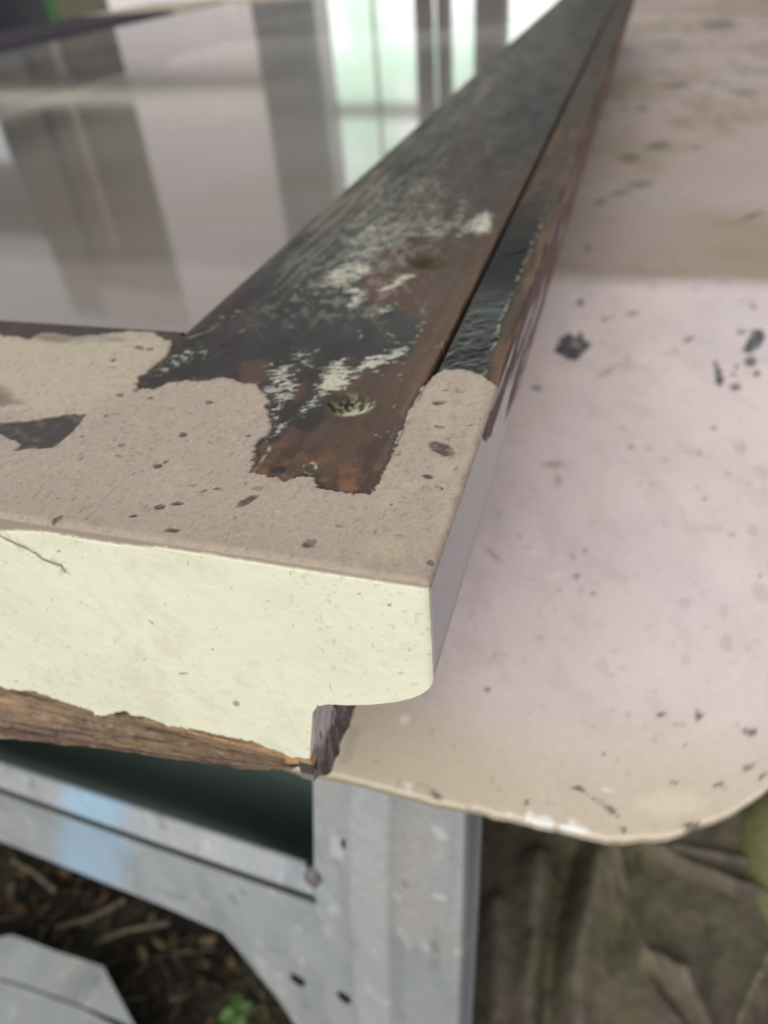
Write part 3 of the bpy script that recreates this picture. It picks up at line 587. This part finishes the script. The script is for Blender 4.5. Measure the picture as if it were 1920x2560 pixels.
# left stile and top rail of the same sash, far off
def far_board(name, x0, x1, y0, y1, fn, n=(20, 90)):
    X, Y = np.meshgrid(np.linspace(x0, x1, n[0]), np.linspace(y0, y1, n[1]))
    c, ro = fn(X, Y); mb = MB(); z = np.zeros(X.shape)
    for d_ in (X - x0, x1 - X, Y - y0, y1 - Y): q = np.clip(3 - d_, 0, 3); z -= 3 - np.sqrt(9 - q * q)
    mb.sheet(np.stack([X, Y, z], -1), c, ro, skirt=(0, 0, -62)); return mb.build(name, M_sash, sash, offset=SO)
def ls(X, Y):
    c = flat(X.shape, lin(40, 34, 44)) * (.7 + .6 * fbm(X * .05, Y * .01, 261, 4))[..., None]
    return mix(c, PRIMER, ss(1240, 1250, Y)), np.full(X.shape, .85)
far_board('stile', -950, -752, 75.4, 1500, ls)
far_board('top_rail', -751.5, -82.4, 1425, 1500, lambda X, Y: (flat(X.shape, PRIMER), np.full(X.shape, .6)))

# glass pane
m = bpy.data.materials.new('window_glass'); nt, N, L, P = nodes(m); N.remove(P); out = N['Material Output']
tr = N.new('ShaderNodeBsdfTransparent'); tr.inputs[0].default_value = (.80, .80, .78, 1)
gl = N.new('ShaderNodeBsdfGlossy'); gl.inputs['Roughness'].default_value = .065
fr = N.new('ShaderNodeFresnel'); fr.inputs['IOR'].default_value = 1.85
gm = N.new('ShaderNodeNewGeometry'); iv = N.new('ShaderNodeMath'); iv.operation = 'SUBTRACT'; iv.inputs[0].default_value = 1; L.new(gm.outputs['Backfacing'], iv.inputs[1])
ml = N.new('ShaderNodeMath'); ml.operation = 'MULTIPLY'; L.new(fr.outputs[0], ml.inputs[0]); L.new(iv.outputs[0], ml.inputs[1])
mx = N.new('ShaderNodeMixShader'); L.new(ml.outputs[0], mx.inputs[0]); L.new(tr.outputs[0], mx.inputs[1]); L.new(gl.outputs[0], mx.inputs[2])
tc = N.new('ShaderNodeTexCoord'); nz = N.new('ShaderNodeTexNoise'); nz.inputs['Scale'].default_value = 6; L.new(tc.outputs['Object'], nz.inputs['Vector'])
bp = N.new('ShaderNodeBump'); bp.inputs['Strength'].default_value = .035; bp.inputs['Distance'].default_value = .003
L.new(nz.outputs[0], bp.inputs['Height']); L.new(bp.outputs[0], gl.inputs['Normal'])
df = N.new('ShaderNodeBsdfDiffuse'); df.inputs[0].default_value = (.55, .53, .53, 1)
n3 = N.new('ShaderNodeTexNoise'); n3.inputs['Scale'].default_value = 9; n3.inputs['Detail'].default_value = 5; L.new(tc.outputs['Object'], n3.inputs['Vector'])
mr = N.new('ShaderNodeMapRange'); mr.inputs['From Min'].default_value = .35; mr.inputs['From Max'].default_value = .75; mr.inputs['To Min'].default_value = .04; mr.inputs['To Max'].default_value = .15
L.new(n3.outputs[0], mr.inputs[0])
m2 = N.new('ShaderNodeMixShader'); L.new(mr.outputs[0], m2.inputs[0]); L.new(mx.outputs[0], m2.inputs[1]); L.new(df.outputs[0], m2.inputs[2])
L.new(m2.outputs[0], out.inputs[0])
mb = MB(); mb.box((-753, 74.2, -8), (-81.4, 1426, -4), (1, 1, 1)); mb.build('glass_pane', m, sash, smooth=False, offset=SO)


# timber blocks that carry the sash on the table
for (bx, by, lab) in ((-80, 230, 'timber block under the near end of the dark stile'), (-80, 1180, 'timber block under the far end of the dark stile'),
                      (-830, 230, 'timber block under the near end of the left stile'), (-830, 1180, 'timber block under the far end of the left stile')):
    mb = MB(); mb.box((bx, by, TZ + .2), (bx + 46, by + 60, -72.0), lin(120, 98, 70))
    mb.build('support_block', M_wood, smooth=False, label=lab, cat='block', group='blocks under the sash')

# ------------------------------------------------------------------ galvanised steel frame under the table
GZ = -600
LD = np.array((-0.9954,0.0958,0.0000)); LN = np.array((0.0958,0.9954,-0.0000)); LP = np.array((0.0000,38.1,0.0000))     # rail direction (to the left), normal (away), point
frame = table; FO = TO
def metal_fields(a, z, seed, warm=.5):
    c = flat(a.shape, lin(172, 177, 181)) * (.74 + .42 * fbm(a * .04, z * .012, seed, 5, .6))[..., None]
    c = mix(c, lin(190, 184, 176), ss(.45, .7, fbm(a * .03 + 5, z * .01, seed + 3, 4)) * warm)
    c = mix(c, lin(120, 124, 126), ss(.58, .74, fbm(a * .07, z * .015, seed + 5, 4)) * .3)
    c = mix(c, lin(226, 228, 226), ss(.68, .8, fbm(a * .12, z * .06, seed + 7, 4)) * .5)
    c = mix(c, lin(60, 60, 58), ss(.86, .92, vn(a * .10, z * .06, seed + 9)) * .3)
    return c
def lg(pts): return np.array(pts, float)
def between(A, B, nu, nv):
    """grid between two polylines with equally many points"""
    A = np.array(A, float); B = np.array(B, float); t = np.linspace(0, len(A) - 1, nu)
    ip = lambda Q: np.stack([np.interp(t, np.arange(len(Q)), Q[:, k]) for k in range(3)], -1)
    a = ip(A); b = ip(B); v = np.linspace(0, 1, nv)[:, None, None]
    return a[None] * (1 - v) + b[None] * v
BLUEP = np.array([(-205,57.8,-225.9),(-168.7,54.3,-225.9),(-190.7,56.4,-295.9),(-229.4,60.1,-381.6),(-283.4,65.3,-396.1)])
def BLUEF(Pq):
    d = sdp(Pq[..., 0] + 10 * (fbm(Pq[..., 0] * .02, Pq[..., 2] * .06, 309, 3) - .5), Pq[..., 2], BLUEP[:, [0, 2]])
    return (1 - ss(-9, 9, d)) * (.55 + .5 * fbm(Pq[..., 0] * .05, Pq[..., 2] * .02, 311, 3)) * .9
# rail plate with gusset towards the leg
Pg = between([(-471.5,83.4,-310.4),(-275.7,64.6,-285.3),(-160.6,53.5,-269.2),(-103.8,48.1,-260.4),(-71.7,45,-255.4),(-69.9,44.8,-253.9)], [(-556.5,91.6,-404.8),(-327.1,69.5,-378.4),(-191.1,56.5,-361.6),(-146.4,52.2,-360.3),(-128.4,50.4,-441.6),(-111.1,48.8,-604.6)], 140, 50)
c = metal_fields(Pg @ LD, Pg[..., 2], 301)
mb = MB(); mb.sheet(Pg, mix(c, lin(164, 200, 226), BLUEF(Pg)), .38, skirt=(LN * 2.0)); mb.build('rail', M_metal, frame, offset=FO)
# sloping flange behind the rail
Pf = between([(-465,88.8,-294.1),(-269.9,70.1,-264.7),(-157.7,59.3,-249.1),(-102.6,54,-241.6),(-79.3,51.7,-238.1),(-77.6,51.6,-237.6)], [(-465.8,82.9,-304.1),(-272.3,64.3,-279),(-158.8,53.4,-263.9),(-102.7,48,-255.5),(-73.3,45.1,-250.3),(-72.1,45,-250.1)], 120, 14)
c = metal_fields(Pf @ LD, Pf[..., 2], 321, .2)
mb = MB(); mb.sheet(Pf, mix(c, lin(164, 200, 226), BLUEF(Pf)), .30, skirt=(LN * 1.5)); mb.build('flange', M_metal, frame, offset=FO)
# dark tube standing in for the shaded gap between flange and rail
mb = MB(); tube_pts = np.array([(-467.9,83.1,-306.4),(-274,64.4,-282.1),(-159.7,53.4,-266.6),(-103.2,48,-257.9),(-71.8,45,-253.5)]) - LN * 1.2
GAP_SHADE = tube_pts
# leg: folded sheet with two shallow pressed grooves
Pl = between([(-51.4,43,-128.3),(-0.02,38.1,-111.3)], [(-73.6,45.2,-260.3),(-2.26,38.3,-224.2)], 90, 2)
a0 = [(-51.9,43.1,-133.2)][0]; a1 = [(-0.24,38.1,-113.5)][0]; b0 = [(-109.6,48.6,-624.8)][0]; b1 = [(-5.4,38.6,-449.6)][0]; mid0 = [(-73.8,45.2,-261.3)][0]; mid1 = [(-1.33,38.2,-212.4)][0]
Lft = np.array([a0, mid0, b0]); Rgt = np.array([a1, mid1, b1])
Lft[0][2] = Rgt[0][2] = TZ - 3.2
ground_l = Lft[2] + (Lft[2] - Lft[1]) * 0; k = (GZ - Lft[2][2])
Lft = np.vstack([Lft, Lft[2] + np.array([0, 0, k])]); Rgt = np.vstack([Rgt, [Rgt[2][0], Rgt[2][1], GZ]])
Pl = between(Lft, Rgt, 120, 110).transpose(1, 0, 2)
u = np.linspace(0, 1, 110)[None, :] * np.ones((120, 1))
pr = -1.8 * (ss(.18, .28, u) - ss(.48, .56, u)) - 1.5 * (ss(.55, .64, u) - ss(.86, .93, u)) + 9 * ss(.93, 1.0, u) ** 1.5
Pl = Pl + pr[..., None] * LN
c = metal_fields(Pl @ LD, Pl[..., 2], 331)
c = mix(c, lin(196, 198, 200), (ss(.25, .3, u) - ss(.5, .54, u)) * .45); c = mix(c, lin(150, 150, 146), np.exp(-((u - .545) / .03) ** 2) * .4)
c = mix(c, lin(92, 100, 112), ss(.935, .97, u) * .7)
mb = MB(); mb.sheet(Pl, c, .40, skirt=(LN * 2.0)); leg_o = mb.build('leg', M_metal, frame, offset=FO)
# bolt holes: near-black discs proud of the plate, hole shade as colour
def disc(center, r, name, col, depth=.6, dome=0.0, n=18, par=None):
    mb = MB(); ax = LD; upv = np.array([0, 0, 1.])
    ang = np.linspace(0, 2 * math.pi, n + 1)
    ring = np.cos(ang)[:, None] * ax + np.sin(ang)[:, None] * upv * 1.7
    rows_ = [center - LN * (depth + dome) + ring * r * .02, center - LN * (depth + dome * .7) + ring * r * .7, center - LN * depth + ring * r, center + LN * 1.5 + ring * r]
    mb.sheet(np.array(rows_), col, .5, flip=True); return mb.build(name, M_metal, par or frame, offset=FO)
for p, r_ in zip([(-47.8,42.7,-187.4),(-103,48,-384.7),(-72.9,45.1,-377.8)], (3.1, 4.6, 4.2)):
    off = 0
    disc(np.array(p) - LN * .5, r_, 'dark_hole_disc', lin(18, 19, 19), .4, par=leg_o)
disc(np.array([(-68.6,44.7,-227.1)][0]) - LN * 1, 3.4, 'bolt', lin(120, 114, 116), 2, 1, par=leg_o)
# added dark panel standing in for the shade under the table
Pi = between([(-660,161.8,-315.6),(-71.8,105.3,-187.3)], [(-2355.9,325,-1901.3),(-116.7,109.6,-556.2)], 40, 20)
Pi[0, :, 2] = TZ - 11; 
mb = MB(); mb.sheet(Pi, flat(Pi.shape[:2], lin(96, 112, 106)), .6, skirt=(LN * 3)); mb.build('shade_panel', M_plain, frame, offset=FO)

# bent steel plate lying on the soil
str_ = empty('steel_plate', (-399.0,42.2,-600.0), label='pale steel plate with an angled end lying on the soil', cat='plate')
SO2 = (-399.0,42.2,-600.0)
up3 = np.array([0, 0, 1.])
def flatz(p, z): p = np.array(p, float); return np.concatenate([p, np.full((len(p), 1), z)], 1)
Ps = between(flatz([(-503.5,34.8),(-429.2,48.3),(-402.3,61.3),(-356.6,60.5),(-310.7,61.2),(-302.7,56.2)], -565), flatz([(-482,13.6),(-413.7,30.6),(-367.1,32.8),(-313.3,33.1),(-259.2,31.4),(-254.8,27.3)], -565), 90, 20)
mb = MB(); mb.sheet(Ps, metal_fields(Ps[..., 0], Ps[..., 1], 341), .4, flip=True, skirt=(0, 0, -4)); mb.build('upper_face', M_metal, str_, offset=SO2)
Ps = between(flatz([(-481,12.6),(-412.6,29.3),(-366,31.3),(-312.3,31.6),(-253.4,26.1)], -565 - 4), flatz([(-408.9,-58.5),(-350.2,-42),(-315.4,-32.2),(-275.2,-20.8),(-210.4,-7.2)], -565 - 22), 90, 20)
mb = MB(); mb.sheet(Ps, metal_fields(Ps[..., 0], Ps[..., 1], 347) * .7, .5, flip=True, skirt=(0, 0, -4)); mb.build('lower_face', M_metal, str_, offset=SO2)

# ------------------------------------------------------------------ ground, litter
X, Y = np.meshgrid(np.concatenate([[-60000, -20000, -5000, -2000], np.arange(-760, 520, 5.), [1200, 5000, 20000, 60000]]), np.concatenate([[-60000, -20000, -5000, -1000], np.arange(-160, 620, 5.), [1500, 5000, 20000, 60000]]))
c = flat(X.shape, lin(50, 45, 39)) * (.55 + .9 * fbm(X * .03, Y * .03, 401, 5, .6))[..., None]
c = mix(c, lin(76, 74, 56), ss(.5, .7, fbm(X * .012, Y * .012, 403, 4)) * .7)
Zg = GZ + 14 * (fbm(X * .02, Y * .02, 405, 5, .6) - .6) * (np.abs(X) < 4000)
mb = MB(); mb.sheet(np.stack([X, Y, Zg], -1), c, .85); mb.build('ground', M_ground, kind='structure', label='dark soil strewn with leaf litter')

rng = np.random.default_rng(5)
def tube(mb, pts, r0, r1, col, n=6):
    pts = np.array(pts, float); rows_ = []
    for i, p in enumerate(pts):
        d = pts[min(i + 1, len(pts) - 1)] - pts[max(i - 1, 0)]; d /= np.linalg.norm(d) + 1e-9
        a = np.cross(d, (0.13, .2, .97)); a /= np.linalg.norm(a); b = np.cross(d, a); r = r0 + (r1 - r0) * i / (len(pts) - 1)
        an = np.linspace(0, 2 * math.pi, n + 1); rows_.append(p + (np.cos(an)[:, None] * a + np.sin(an)[:, None] * b) * r)
    mb.sheet(np.array(rows_), col, .8)
mb = MB(); tube(mb, GAP_SHADE, 1.2, 1.2, lin(84, 88, 78)); mb.build('gap_shade', M_plain, frame, offset=FO)
mb = MB()
for i in range(800):
    cx, cy = rng.uniform(-560, 60), rng.uniform(-60, 230)
    an = rng.uniform(0, math.pi); L_ = rng.uniform(8, 42); z = GZ + rng.uniform(1, 9)
    d = np.array([math.cos(an), math.sin(an), rng.uniform(-.25, .25)])
    bend = rng.normal(0, 4, 3) * (1, 1, .5)
    col = [lin(74, 66, 52), lin(50, 43, 36), lin(104, 96, 78), lin(40, 36, 32)][rng.integers(0, 4)]
    tube(mb, [np.array([cx, cy, z]) - d * L_ / 2, np.array([cx, cy, z + 1]) + bend, np.array([cx, cy, z]) + d * L_ / 2], rng.uniform(.6, 1.9), .5, col)
for i in range(600):      # curled dead leaves
    cx, cy = rng.uniform(-560, 60), rng.uniform(-60, 230); an = rng.uniform(0, 6.28); L_ = rng.uniform(8, 20); W_ = L_ * rng.uniform(.3, .55)
    u_, v_ = np.meshgrid(np.linspace(-1, 1, 5), np.linspace(-1, 1, 5)); wv = (1 - v_ ** 2) ** .7
    lx = u_ * W_ * wv * .5; ly = v_ * L_ * .5; lz = (u_ ** 2) * W_ * .35 * rng.uniform(-1, 1.2) + v_ ** 2 * 3 * rng.uniform(-1, 1)
    Pq = np.stack([cx + lx * math.cos(an) - ly * math.sin(an), cy + lx * math.sin(an) + ly * math.cos(an), GZ + 6 + rng.uniform(-2, 6) + lz + lx * rng.uniform(-.4, .4)], -1)
    col = [lin(86, 66, 46), lin(64, 52, 40), lin(50, 44, 36), lin(104, 92, 66)][rng.integers(0, 4)]
    mb.sheet(Pq, col, .75)
mb.build('leaf_litter', M_ground, kind='stuff', label='dead leaves and twigs scattered on the dark soil')
for k, (pts, lab) in enumerate((([(-286.1,112.4),(-317.6,96.5),(-340.1,80.4)], 'pale bent twig nearest the steel rail'), ([(-335.9,118.8),(-355.4,96.6),(-383.7,82.2)], 'pale bent twig lying at the middle of the litter'), ([(-403.4,108.9),(-438.1,118.7),(-463.9,121.7)], 'pale twig at the left edge of the litter'))):
    mb = MB(); q = [(p[0], p[1], GZ + 10 + 3 * (i == 1)) for i, p in enumerate(pts)]; tube(mb, q, 2.6, 1.6, lin(112, 102, 84), 8)
    mb.build('twig', M_ground, label=lab, cat='twig', group='pale twigs')
# small green sprout
sx, sy = [(-197,65.6)][0]
spr = empty('green_sprout', (sx, sy, GZ), label='small bright green leafy sprout beside the steel leg', cat='plant')
mb = MB(); tube(mb, [(sx, sy, GZ - 3), (sx, sy, GZ + 12)], 1.2, 1, lin(90, 120, 60)); mb.build('stem', M_plain, spr, offset=(sx, sy, GZ))
for k in range(4):
    an = k * 1.6 + .5; u_, v_ = np.meshgrid(np.linspace(-1, 1, 7), np.linspace(0, 1, 9)); wv = np.sin(np.pi * np.clip(v_, .02, .98)) ** .8
    lx = u_ * 6 * wv; ly = v_ * 15; lz = 8 + 5 * v_ - 8 * v_ ** 2 + 2 * u_ ** 2
    mb = MB(); mb.sheet(np.stack([sx + lx * math.cos(an) - ly * math.sin(an), sy + lx * math.sin(an) + ly * math.cos(an), GZ + lz], -1), lin(84, 118, 62), .7)
    mb.build('leaf', M_plain, spr, offset=(sx, sy, GZ))

# ------------------------------------------------------------------ folded brown ground sheet at the right
SZ = -540
RIDGES = [([(68.7,258.4),(61.2,202.5),(55.8,156.3),(58,99.8)], 13, 24, .9), ([(72.1,255.7),(88.7,206.6),(107.3,173),(127.1,164.6)], 6, 15, 1.0), ([(99.6,261.1),(137.4,248.5),(182,242.3),(207.5,238.1)], 4, 12, .9),
          ([(112.4,262.6),(150.1,262),(210.8,267.7)], 4, 9, .6), ([(18.8,224.4),(25.1,162.4),(23.3,90.2)], 12, 16, .5), ([(-9.1,180.7),(3.1,84.6)], 9, 12, .5), ([(129.9,165.4),(145.3,138.6),(154.9,122)], 5, 10, .5),
          ([(64.3,250.2),(101.2,188.7),(118.7,154.3),(149.9,125.4)], 3, -8, -.2), ([(43.5,241.2),(36.8,180.5),(40.7,95)], 10, -16, -.5)]
xs = np.arange(-90, 420, 2.); ys = np.arange(-60, 520, 2.)
X, Y = np.meshgrid(xs, ys)
wX = X + 10 * (fbm(X * .02, Y * .02, 501, 4) - .5); wY = Y + 10 * (fbm(X * .02, Y * .02, 503, 4) - .5)
Zs = SZ + 12 * (fbm(X * .012, Y * .012, 505, 4) - .5) + 3 * (fbm(X * .08, Y * .08, 507, 4) - .5)
c = flat(X.shape, lin(104, 97, 83)) * (.78 + .4 * fbm(X * .03, Y * .03, 509, 5, .6))[..., None]
c = mix(c, lin(112, 100, 94), ss(.50, .65, fbm(X * .01, Y * .01, 511, 3)) * .5)
c = mix(c, lin(104, 102, 74), ss(.45, .6, fbm(X * .014 + 7, Y * .014, 515, 4)) * .5)
c = mix(c, lin(52, 46, 40), ss(.60, .7, fbm(X * .06, Y * .05, 513, 4)) * .45)
for pl_, w_, h_, k_ in RIDGES:
    d = sdl(wX, wY, pl_); m_ = np.exp(-(d / w_) ** 2); Zs = Zs + h_ * m_
    c = mix(c, lin(128, 118, 108), m_ * max(k_, 0) * .3)
Zs = Zs - 25 * ss(20, -60, X)
mb = MB(); mb.sheet(np.stack([X, Y, Zs], -1), c, .75, skirt=(0, 0, -(SZ - GZ) - 5)); mb.build('ground_sheet', M_cloth, label='dirty brown folded sheet with pale ridges on the ground', cat='sheet')

# olive bundle with a seam at the right edge
bx, by = [(234,277)][0]; br = abs([(174.8,275.3)][0][0] - bx)
th, ph = np.meshgrid(np.linspace(0, 2 * math.pi, 90), np.linspace(0, math.pi / 2, 30))
rr = br * (1 + .06 * (fbm(th * 1.2, ph * 2, 521, 3) - .5) * (1 - ph / 1.6)); 
Pq = np.stack([bx + rr * np.cos(th) * np.sin(ph) ** .6, by + 1.35 * rr * np.sin(th) * np.sin(ph) ** .6, SZ - 12 + br * .55 * np.cos(ph)], -1)
c = flat(th.shape, lin(130, 132, 88)) * (.8 + .4 * fbm(Pq[..., 0] * .05, Pq[..., 1] * .05, 523, 4))[..., None]
ol = empty('olive_bundle', (bx, by, SZ - 12), label='rounded olive green bundle at the right edge', cat='bundle')
mb = MB(); mb.sheet(Pq[::-1], c[::-1], .7); mb.build('cover', M_cloth, ol, offset=(bx, by, SZ - 12))
ring = [(bx + br * 1.0 * math.cos(a), by + 1.35 * br * 1.0 * math.sin(a), SZ - 4) for a in np.linspace(0, 2 * math.pi, 60)]
mb = MB(); tube(mb, ring, 1.6, 1.6, lin(126, 128, 84)); mb.build('seam', M_ground, ol, offset=(bx, by, SZ - 12))
pts = [(194,202.1),(179.2,173.4),(165.2,144.1),(154.6,117.3)]
mb = MB(); tube(mb, [(p[0], p[1], SZ + 12) for p in pts], 2.2, 2.2, lin(120, 114, 96)); mb.build('cord', M_ground, label='thin pale cord trailing over the brown sheet', cat='cord')

# ------------------------------------------------------------------ the building behind, seen as the reflection in the glass
WD = np.array((-0.9907,0.1360,0.0000)); WP = np.array([0, 2500., 0])      # wall direction (to the left)
WN = np.array([-WD[1], WD[0], 0.0]); WN = WN if WN[1] > 0 else -WN
WY0 = GZ
def wbox(mb, u0, u1, z0, z1, d0, d1, col, ro=.7):
    """box on the wall plane: u to the left, d towards the viewer"""
    O = WP - WD * (WP @ WD)
    v = []
    for z in (z0, z1):
        for (u, d) in ((u0, d0), (u1, d0), (u1, d1), (u0, d1)): v.append(O + WD * u - WN * d + np.array([0, 0, z]))
    f = [(0, 1, 2, 3), (7, 6, 5, 4), (0, 4, 5, 1), (1, 5, 6, 2), (2, 6, 7, 3), (3, 7, 4, 0)]
    mb.add(v, f, col, ro)
def wpart(name, parent, rects, col, mat=None, ro=.7, **k):
    mb = MB()
    for r_ in rects: wbox(mb, *r_, col, ro)
    return mb.build(name, mat or M_plain, parent, smooth=False, **k)
house = empty('porch_wall', (0, 0, 0), label='pale porch wall with dark doorway mirrored in the glass', cat='wall')
wpart('wall_or_added_panel', house, [(1400, 2270, GZ, 1350, -60, 0)], lin(238, 230, 230))
wpart('wall_or_added_panel', house, [(2800, 3040, GZ, 1350, -60, 0)], lin(98, 95, 82))
wpart('wall_or_added_panel', house, [(-2600, 545, GZ, 1700, -60, 0)], lin(104, 98, 92))  # added dark panel, dims the sheen on stile, tar and strip
wpart('doorway_back', house, [(2270, 2800, GZ, 1180, -90, -50)], lin(98, 96, 80))
wpart('fascia', house, [(2270, 2800, 1180, 1350, -60, 0)], lin(190, 176, 164))
wpart('door_post', house, [(2600, 2650, GZ, 1000, -48, -20)], lin(150, 138, 132))
wpart('beam', house, [(1525, 3300, 318, 368, 4, 60)], lin(255, 250, 228))
post = wpart('porch_post', None, [(1358, 1520, GZ, 900, 70, 190)], lin(112, 116, 114), label='dark grey porch post mirrored in the glass', cat='post')
win = empty('porch_window', (0, 0, 0), label='bright window with grey bars mirrored in the glass', cat='window')
def emis(name, col, s):
    m = bpy.data.materials.new(name); nt, N, L, P = nodes(m); P.inputs['Base Color'].default_value = (0, 0, 0, 1)
    tc = N.new('ShaderNodeTexCoord'); nz = N.new('ShaderNodeTexNoise'); nz.inputs['Scale'].default_value = 5; nz.inputs['Detail'].default_value = 3
    L.new(tc.outputs['Object'], nz.inputs['Vector']); cr_ = N.new('ShaderNodeValToRGB')
    cr_.color_ramp.elements[0].position = .4; cr_.color_ramp.elements[0].color = (*col, 1); cr_.color_ramp.elements[1].position = .62; cr_.color_ramp.elements[1].color = (1, 1, 1, 1)
    L.new(nz.outputs[0], cr_.inputs[0]); L.new(cr_.outputs[0], P.inputs['Emission Color']); P.inputs['Emission Strength'].default_value = s
    return m
M_day = emis('daylit_pane', (.56, .76, .60), 2.7)
cells = [(1030, 1362), (957, 985), (832, 924), (560, 738)]
for (u0, u1) in cells:
    for (z0, z1) in ((-200, 384), (420, 700), (730, 1150)):
        wpart('pane', win, [(u0, u1, z0, z1, -40, -36)], (0, 0, 0), M_day)
for (u0, u1) in ((985, 1030), (924, 957), (738, 832), (545, 560)):
    wpart('bar', win, [(u0, u1, GZ, 1190, -34, 20)], lin(84, 82, 86))
for z in (402, 715): wpart('bar', win, [(1030, 1362, z - 18, z + 18, -34, 12)], lin(128, 124, 110))
for (u, z0, z1) in ((1195, -200, 384), (1195, 420, 700)): wpart('bar', win, [(u - 5, u + 5, z0, z1, -34, -20)], lin(190, 192, 184))
wpart('lintel', win, [(546, 1399, 1150, 1350, -60, 0)], lin(196, 190, 186))
side_win = empty('side_window', (0, 0, 0), label='small bluish bright window at the far left of the reflection', cat='window')
wpart('pane', side_win, [(3070, 3500, 380, 620, -40, -36)], (0, 0, 0), emis('side_day', (.70, .70, 1.0), 1.1))
wpart('window_frame', side_win, [(3040, 3070, 300, 960, -40, 10), (3500, 3530, 300, 960, -40, 10), (3070, 3500, 620, 960, -40, 10), (3070, 3500, 300, 380, -40, 10)], lin(110, 106, 104))

# ------------------------------------------------------------------ small things standing on the table beyond the left stile
def bevel_box(name, x0, y0, z0, sx, sy, sz, col, label, cat, lid=None):
    o = empty(name, (x0, y0, z0), label=label, cat=cat)
    P_ = []
    for (k, z) in ((.96, 0), (1, .04), (1, .93), (.95, 1.0), (.6, 1.0), (.02, 1.0)):
        a = np.linspace(0, 2 * math.pi, 33); sq = np.maximum(np.abs(np.cos(a)), np.abs(np.sin(a))) ** .85
        P_.append(np.stack([x0 + k * sx / 2 * np.cos(a) / sq, y0 + k * sy / 2 * np.sin(a) / sq, np.full(33, z0 + sz * z)], -1))
    mb = MB(); mb.sheet(np.array(P_), col, .5, flip=True); mb.build('body', M_plain, o, smooth=False, offset=(x0, y0, z0))
    if lid is not None:
        mb = MB(); mb.box((x0 - sx * .3, y0 - sy * .3, z0 + sz), (x0 + sx * .3, y0 + sy * .3, z0 + sz * 1.12), lid); mb.build('lid', M_plain, o, smooth=False, offset=(x0, y0, z0))
T1 = [(-1150.3,1331.8),(-1368.2,1765.1),(-1228.6,1635.1),(-1216.3,1477.2)]
bevel_box('tool_box', T1[0][0] - 120, T1[0][1] + 60, TZ + .5, 160, 200, 150, lin(46, 44, 58), 'dark tool box standing beyond the left stile', 'box', lin(120, 116, 130))
bevel_box('green_carton', T1[1][0] - 160, T1[1][1] + 60, TZ + .5, 120, 120, 140, lin(70, 120, 66), 'green carton standing behind the dark tool box', 'carton', lin(200, 200, 196))
